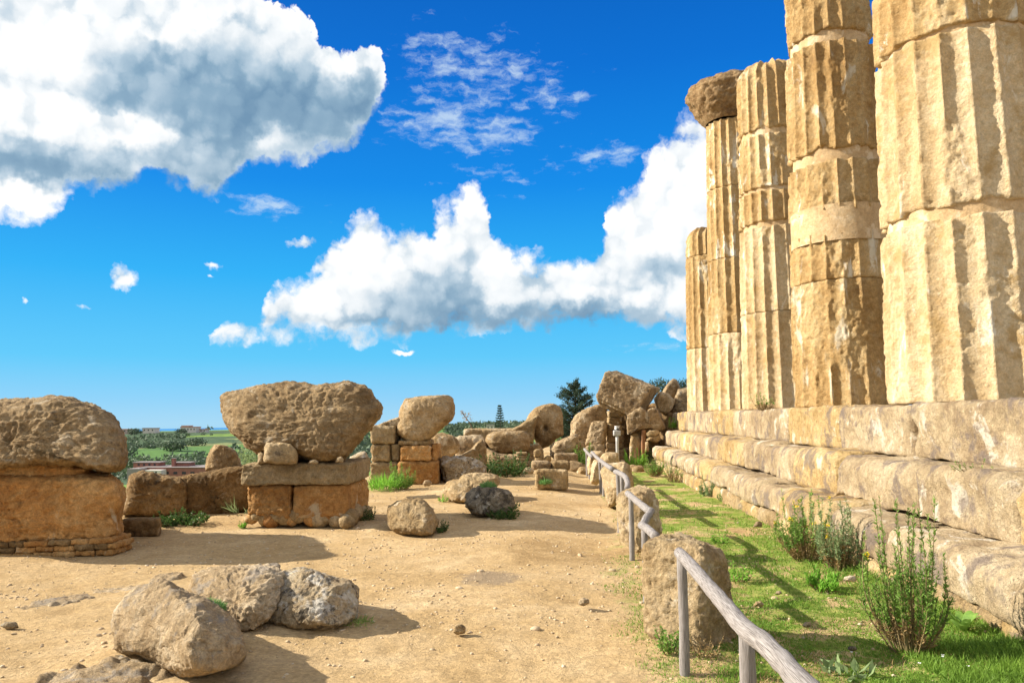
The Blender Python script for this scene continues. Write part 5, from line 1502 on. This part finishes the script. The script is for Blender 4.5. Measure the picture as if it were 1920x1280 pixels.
# ------------------------------------------------------------------ distant land, buildings, sea
TD = np.array([20, 40, 90, 150, 200, 260, 330, 450, 600, 760, 900, 1000, 1150, 1500, 2200, 3200.])
TZ = np.array([-9, -11, -11.5, -12, -14, -17, -18.2, -16.2, -13.6, -10.8, -8.6, -8.3, -12, -40, -80, -112.])
def terrain_h(xl, d):
    h = np.interp(d, TD, TZ)
    s = xl/np.maximum(d, 1)
    h = h+1.2*sstep(-.16, -.02, s)*sstep(350, 900, d)*sstep(2200, 1100, d)
    p = np.stack([xl, d, np.zeros_like(d)], 1)
    h = h+np.clip(d/500, 0, 1)*(1.5*fbm(p/170, 3)+.5*fbm(p/45+3, 2))
    return h
def terrain_material():
    m, t, b = new_mat('far_fields')
    tc = t.node('ShaderNodeTexCoord'); P = tc.outputs['Object']
    wv = t.vm('ADD', P, t.vm('SCALE', t.vm('SUBTRACT', t.noise(P, .012, 3, .5, 0, 1), (.5, .5, .5)))); t.n[-2].inputs[3].default_value = 60
    for n in t.n:
        if n.type == 'VECT_MATH' and n.operation == 'SCALE': n.inputs[3].default_value = 70
    cell = t.vor(t.mapping(wv, scale=(1, .55, 1)), .0085, 'F1', 1)
    sp = t.node('ShaderNodeSeparateColor'); t.put(sp.inputs[0], cell)
    col = t.ramp(sp.outputs[0], [(0, (.10, .19, .055, 1)), (.25, (.17, .26, .06, 1)), (.45, (.075, .115, .06, 1)), (.62, (.23, .25, .10, 1)), (.8, (.085, .13, .065, 1)), (1, (.15, .24, .055, 1))], 'CONSTANT')  # field greens with a slight bluish haze painted into the colour
    n = t.noise(P, .045, 8, .65); n2 = t.noise(P, .3, 4, .6)
    col = t.mix(t.mr(n, .50, .62, 0, .75), col, (.055, .085, .05, 1))
    sh = t.mr(n2, .3, .7, .75, 1.2, False); cc = t.node('ShaderNodeCombineXYZ')
    for k in range(3): t.put(cc.inputs[k], sh)
    col = t.mix(1.0, col, cc.outputs[0], 'MULTIPLY')
    t.put(b.inputs['Base Color'], col); b.inputs['Roughness'].default_value = 1; b.inputs['Specular IOR Level'].default_value = .05
    return m
def build_terrain():
    s = np.linspace(-1.3, 1.3, 260); d = np.geomspace(20, 3200, 170)
    S, Dd = np.meshgrid(s, d); S = S.ravel(); Dd = Dd.ravel(); xl = S*Dd
    z = terrain_h(xl, Dd)
    v = xl[:, None]*CR+Dd[:, None]*CF+z[:, None]*CZ
    n = len(s); i = np.arange(n-1)
    f = np.concatenate([np.stack([k*n+i, k*n+i+1, (k+1)*n+i+1, (k+1)*n+i], 1) for k in range(len(d)-1)])
    setp(mk('hillside', v, f, terrain_material(), origin=(0, 0, 0)), kind='structure')
    # sea
    m, t, b = new_mat('sea_water')
    b.inputs['Base Color'].default_value = (.02, .17, .40, 1); b.inputs['Roughness'].default_value = .35
    tc = t.node('ShaderNodeTexCoord'); bp = t.node('ShaderNodeBump'); bp.inputs['Strength'].default_value = .3
    t.put(bp.inputs['Height'], t.noise(tc.outputs['Object'], .02, 6, .6)); t.put(b.inputs['Normal'], bp.outputs[0])
    th = np.linspace(0, 2*pi, 96, endpoint=False)
    rr = [0.01, 1500, 4000, 9000, 16000]
    vv = np.concatenate([np.stack([np.cos(th)*r, np.sin(th)*r, np.full(96, -100.)], 1) for r in rr])
    i = np.arange(96); j = (i+1) % 96
    ff = np.concatenate([np.stack([k*96+i, (k+1)*96+i, (k+1)*96+j, k*96+j], 1) for k in range(len(rr)-1)])
    setp(mk('sea', vv, ff, m, origin=(0, 0, -100)), kind='structure')
build_terrain()

def tp_(px, d):
    """point on the far land in the column of pixel px at distance d"""
    xl = (px-960)/FPX*d*1.005
    z = float(terrain_h(np.array([xl]), np.array([float(d)]))[0])
    return xl*CR+d*CF+z*CZ
def grove():
    parts = []
    n = 0
    while n < 1000:
        px = RNG.uniform(180, 1100); d = 250*(1050/250)**RNG.random()
        xl = (px-960)/FPX*d
        q = fbm(np.array([[xl/150, d/210, 4.]]), 3)[0]
        if q < .16+.25*(RNG.random()-.5): continue
        if 400 < px < 660 and d > 480 and q < .5: continue
        b = tp_(px, d); s = RNG.uniform(1.2, 2.6)*(1 if RNG.random() < .9 else 1.7)
        m_ = 26
        P = RNG.normal(size=(m_, 3)); P /= np.linalg.norm(P, axis=1, keepdims=True)
        P = b+P*np.array([s, s, s*.75])*(RNG.random(m_)**.4)[:, None]+CZ*s*.6
        parts.append(leaves(P, RNG.normal(size=(m_, 3)), s*.9, s*.55)); n += 1
    # rows of young olives on the left slope
    for r_ in range(9):
        for k in range(16):
            px = 268+r_*8+k*1.6; d = 760-k*16+r_*6
            b = tp_(px, d); s = 1.3; m_ = 12
            P = b+RNG.normal(size=(m_, 3))*np.array([s, s, s*.6])*.5+CZ*s*.6
            parts.append(leaves(P, RNG.normal(size=(m_, 3)), s*.9, s*.6))
    # tree belt on the right-hand skyline
    for k in range(420):
        px = RNG.uniform(835, 1060); d = RNG.uniform(560, 1050)
        b = tp_(px, d); s = RNG.uniform(1.8, 3.6); m_ = 26
        P = RNG.normal(size=(m_, 3)); P /= np.linalg.norm(P, axis=1, keepdims=True)
        P = b+P*np.array([s*1.2, s, s*.8])*(RNG.random(m_)**.4)[:, None]+CZ*s*.6
        parts.append(leaves(P, RNG.normal(size=(m_, 3)), s*.9, s*.55))
    # line of bushes behind the brick building
    for k in range(90):
        px = RNG.uniform(236, 392); d = RNG.uniform(168, 215)
        b = tp_(px, d); s = RNG.uniform(.8, 1.9); m_ = 60
        P = RNG.normal(size=(m_, 3)); P /= np.linalg.norm(P, axis=1, keepdims=True)
        P = b+P*np.array([s, s, s])*(RNG.random(m_)**.4)[:, None]+CZ*(s*.6+(5.2 if d < 190 else 3.5))
        parts.append(leaves(P, RNG.normal(size=(m_, 3)), s*.6, s*.3))
    v, f = merge(parts)
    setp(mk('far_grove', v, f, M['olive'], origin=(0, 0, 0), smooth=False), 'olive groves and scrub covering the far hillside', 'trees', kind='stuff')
grove()

def wbox(name, px0, py0, px1, py1, d, T, mat, parent, yaw=0.0, proud=0):
    c8 = np.array(px_block(px0, py0, px1, py1, d-proud, T))
    if yaw:
        a = c8[0].copy(); c_, s_ = cos(yaw), sin(yaw)
        q = c8-a; c8 = np.stack([q[:, 0]*c_-q[:, 1]*s_, q[:, 0]*s_+q[:, 1]*c_, q[:, 2]], 1)+a
    F_ = [(0, 3, 2, 1), (4, 5, 6, 7), (0, 1, 5, 4), (1, 2, 6, 5), (2, 3, 7, 6), (3, 0, 4, 7)]
    return mk(name, c8, F_, mat, parent, smooth=False)

def brick_building():
    d = 150.0
    b = W(330, 905, d)
    e = empty('brick_building', b, 'long reddish brick building with flat roofs below the far hillside', 'building')
    wbox('wall', 262, 876.5, 400, 925, d, 7, M['brick'], e)
    wbox('roof', 261, 875.6, 401, 876.4, d-.2, 7.4, M['roofgrey'], e)
    wbox('wall', 250, 867.5, 297, 880, d+3.2, 3, M['brick'], e)
    wbox('roof', 248, 866.0, 299, 867.4, d+3.0, 3.4, M['roofgrey'], e)
    wbox('wall', 323, 867.8, 354, 880, d+3.2, 3, M['brick'], e)
    wbox('roof', 321, 866.4, 356, 867.7, d+3.0, 3.4, M['roofgrey'], e)
    wbox('chimney', 321.6, 859.5, 327, 880, d+2.2, .8, M['brick'], e)
    wbox('chimney_cap', 320.8, 858.6, 328, 859.4, d+2.1, 1.0, M['roofgrey'], e)
    wbox('side_wing', 238, 878.5, 262.4, 925, d-3, 10, M['roofgrey'], e)
    wbox('white_annex', 272, 881, 301.5, 925, d-2.5, 2.4, M['whitewall'], e)
    for x in (283, 291):
        wbox('window', x, 883.6, x+3, 886.4, d-2.5, .3, M['window'], e, proud=.03)
    for x in (309, 325, 341, 357, 373):
        w_ = wbox('window', x, 884, x+7.4, 888.6, d, .3, M['window'], e, proud=.03)
    for x in (258, 268, 278, 288):
        wbox('window', x, 869, x+4, 872.5, d+3.2, .3, M['window'], e, proud=.03)
brick_building()

def farmhouse(label, px0, py0, px1, py1, d, T, wall, roof, nwin, yaw=0, tall=None, group=None):
    bb = W((px0+px1)/2, py1, d)
    e = empty('farmhouse', bb, label, 'house', group)
    wbox('wall', px0, py0, px1, py1+4, d, T, M[wall], e)
    wbox('roof', px0-.5, py0-1.1, px1+.5, py0-.05, d-.4, T+.8, M[roof], e)
    wpx = (px1-px0)/nwin
    for k in range(nwin):
        wbox('window', px0+wpx*(k+.32), py0+(py1-py0)*.25, px0+wpx*(k+.62), py0+(py1-py0)*.62, d, .3, M['window'], e, proud=.06)
    if tall:
        a, b_, y_ = tall
        wbox('upper_storey', a, y_, b_, py0-1.15, d+1, T-3, M[wall], e)
        wbox('upper_roof', a-.4, y_-1, b_+.4, y_-.05, d+.6, T-2, M[roof], e)
farmhouse('two-storey beige house with dark openings on the far ridge', 338, 800.8, 367, 809, 860, 14, 'whitewall', 'rooftile', 5, tall=(340, 354, 798.4), group=None)
farmhouse('low pale yellow house left on the far ridge', 267, 803, 290, 810, 860, 12, 'whitewall', 'roofgrey', 3)
farmhouse('orange-roofed house at the left end of the far ridge', 224, 805, 244, 811, 840, 12, 'pinkwall', 'rooftile', 3)
farmhouse('tiny pale hut right of the beige house on the ridge', 374, 805, 386, 810, 870, 10, 'whitewall', 'rooftile', 2)
farmhouse('small pale house left of the conical pine', 912, 797.5, 926, 805, 240, 6, 'whitewall', 'roofgrey', 2)
for px, d, s, lb in ((344, 820, 4.5, 'dark round tree at the left corner of the beige ridge house'), (258, 800, 5.5, 'dark tree clump in front of the pale yellow ridge house'), (330, 470, 5.5, 'dark tree clump in the middle of the far slope'), (372, 560, 5, 'dark tree clump on the green field below the beige house'), (236, 420, 5, 'dark tree clump beside the left capital on the far slope'), (848, 700, 6, 'broad dark tree on the skyline beside the rounded drum')):
    b = tp_(px, d); m_ = 420
    e = empty('far_tree', b, lb, 'tree')
    P = RNG.normal(size=(m_, 3)); P /= np.linalg.norm(P, axis=1, keepdims=True); P *= (RNG.random(m_)**.35)[:, None]*(1+.5*fbm(P*1.6+px, 2))[:, None]
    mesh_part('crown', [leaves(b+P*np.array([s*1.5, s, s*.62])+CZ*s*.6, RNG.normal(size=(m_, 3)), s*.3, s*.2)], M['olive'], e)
    mesh_part('trunk', [stem_tube(spline([b-CZ*.5, b+CZ*s*.5], 4), .3, .2)], M['bark'], e)
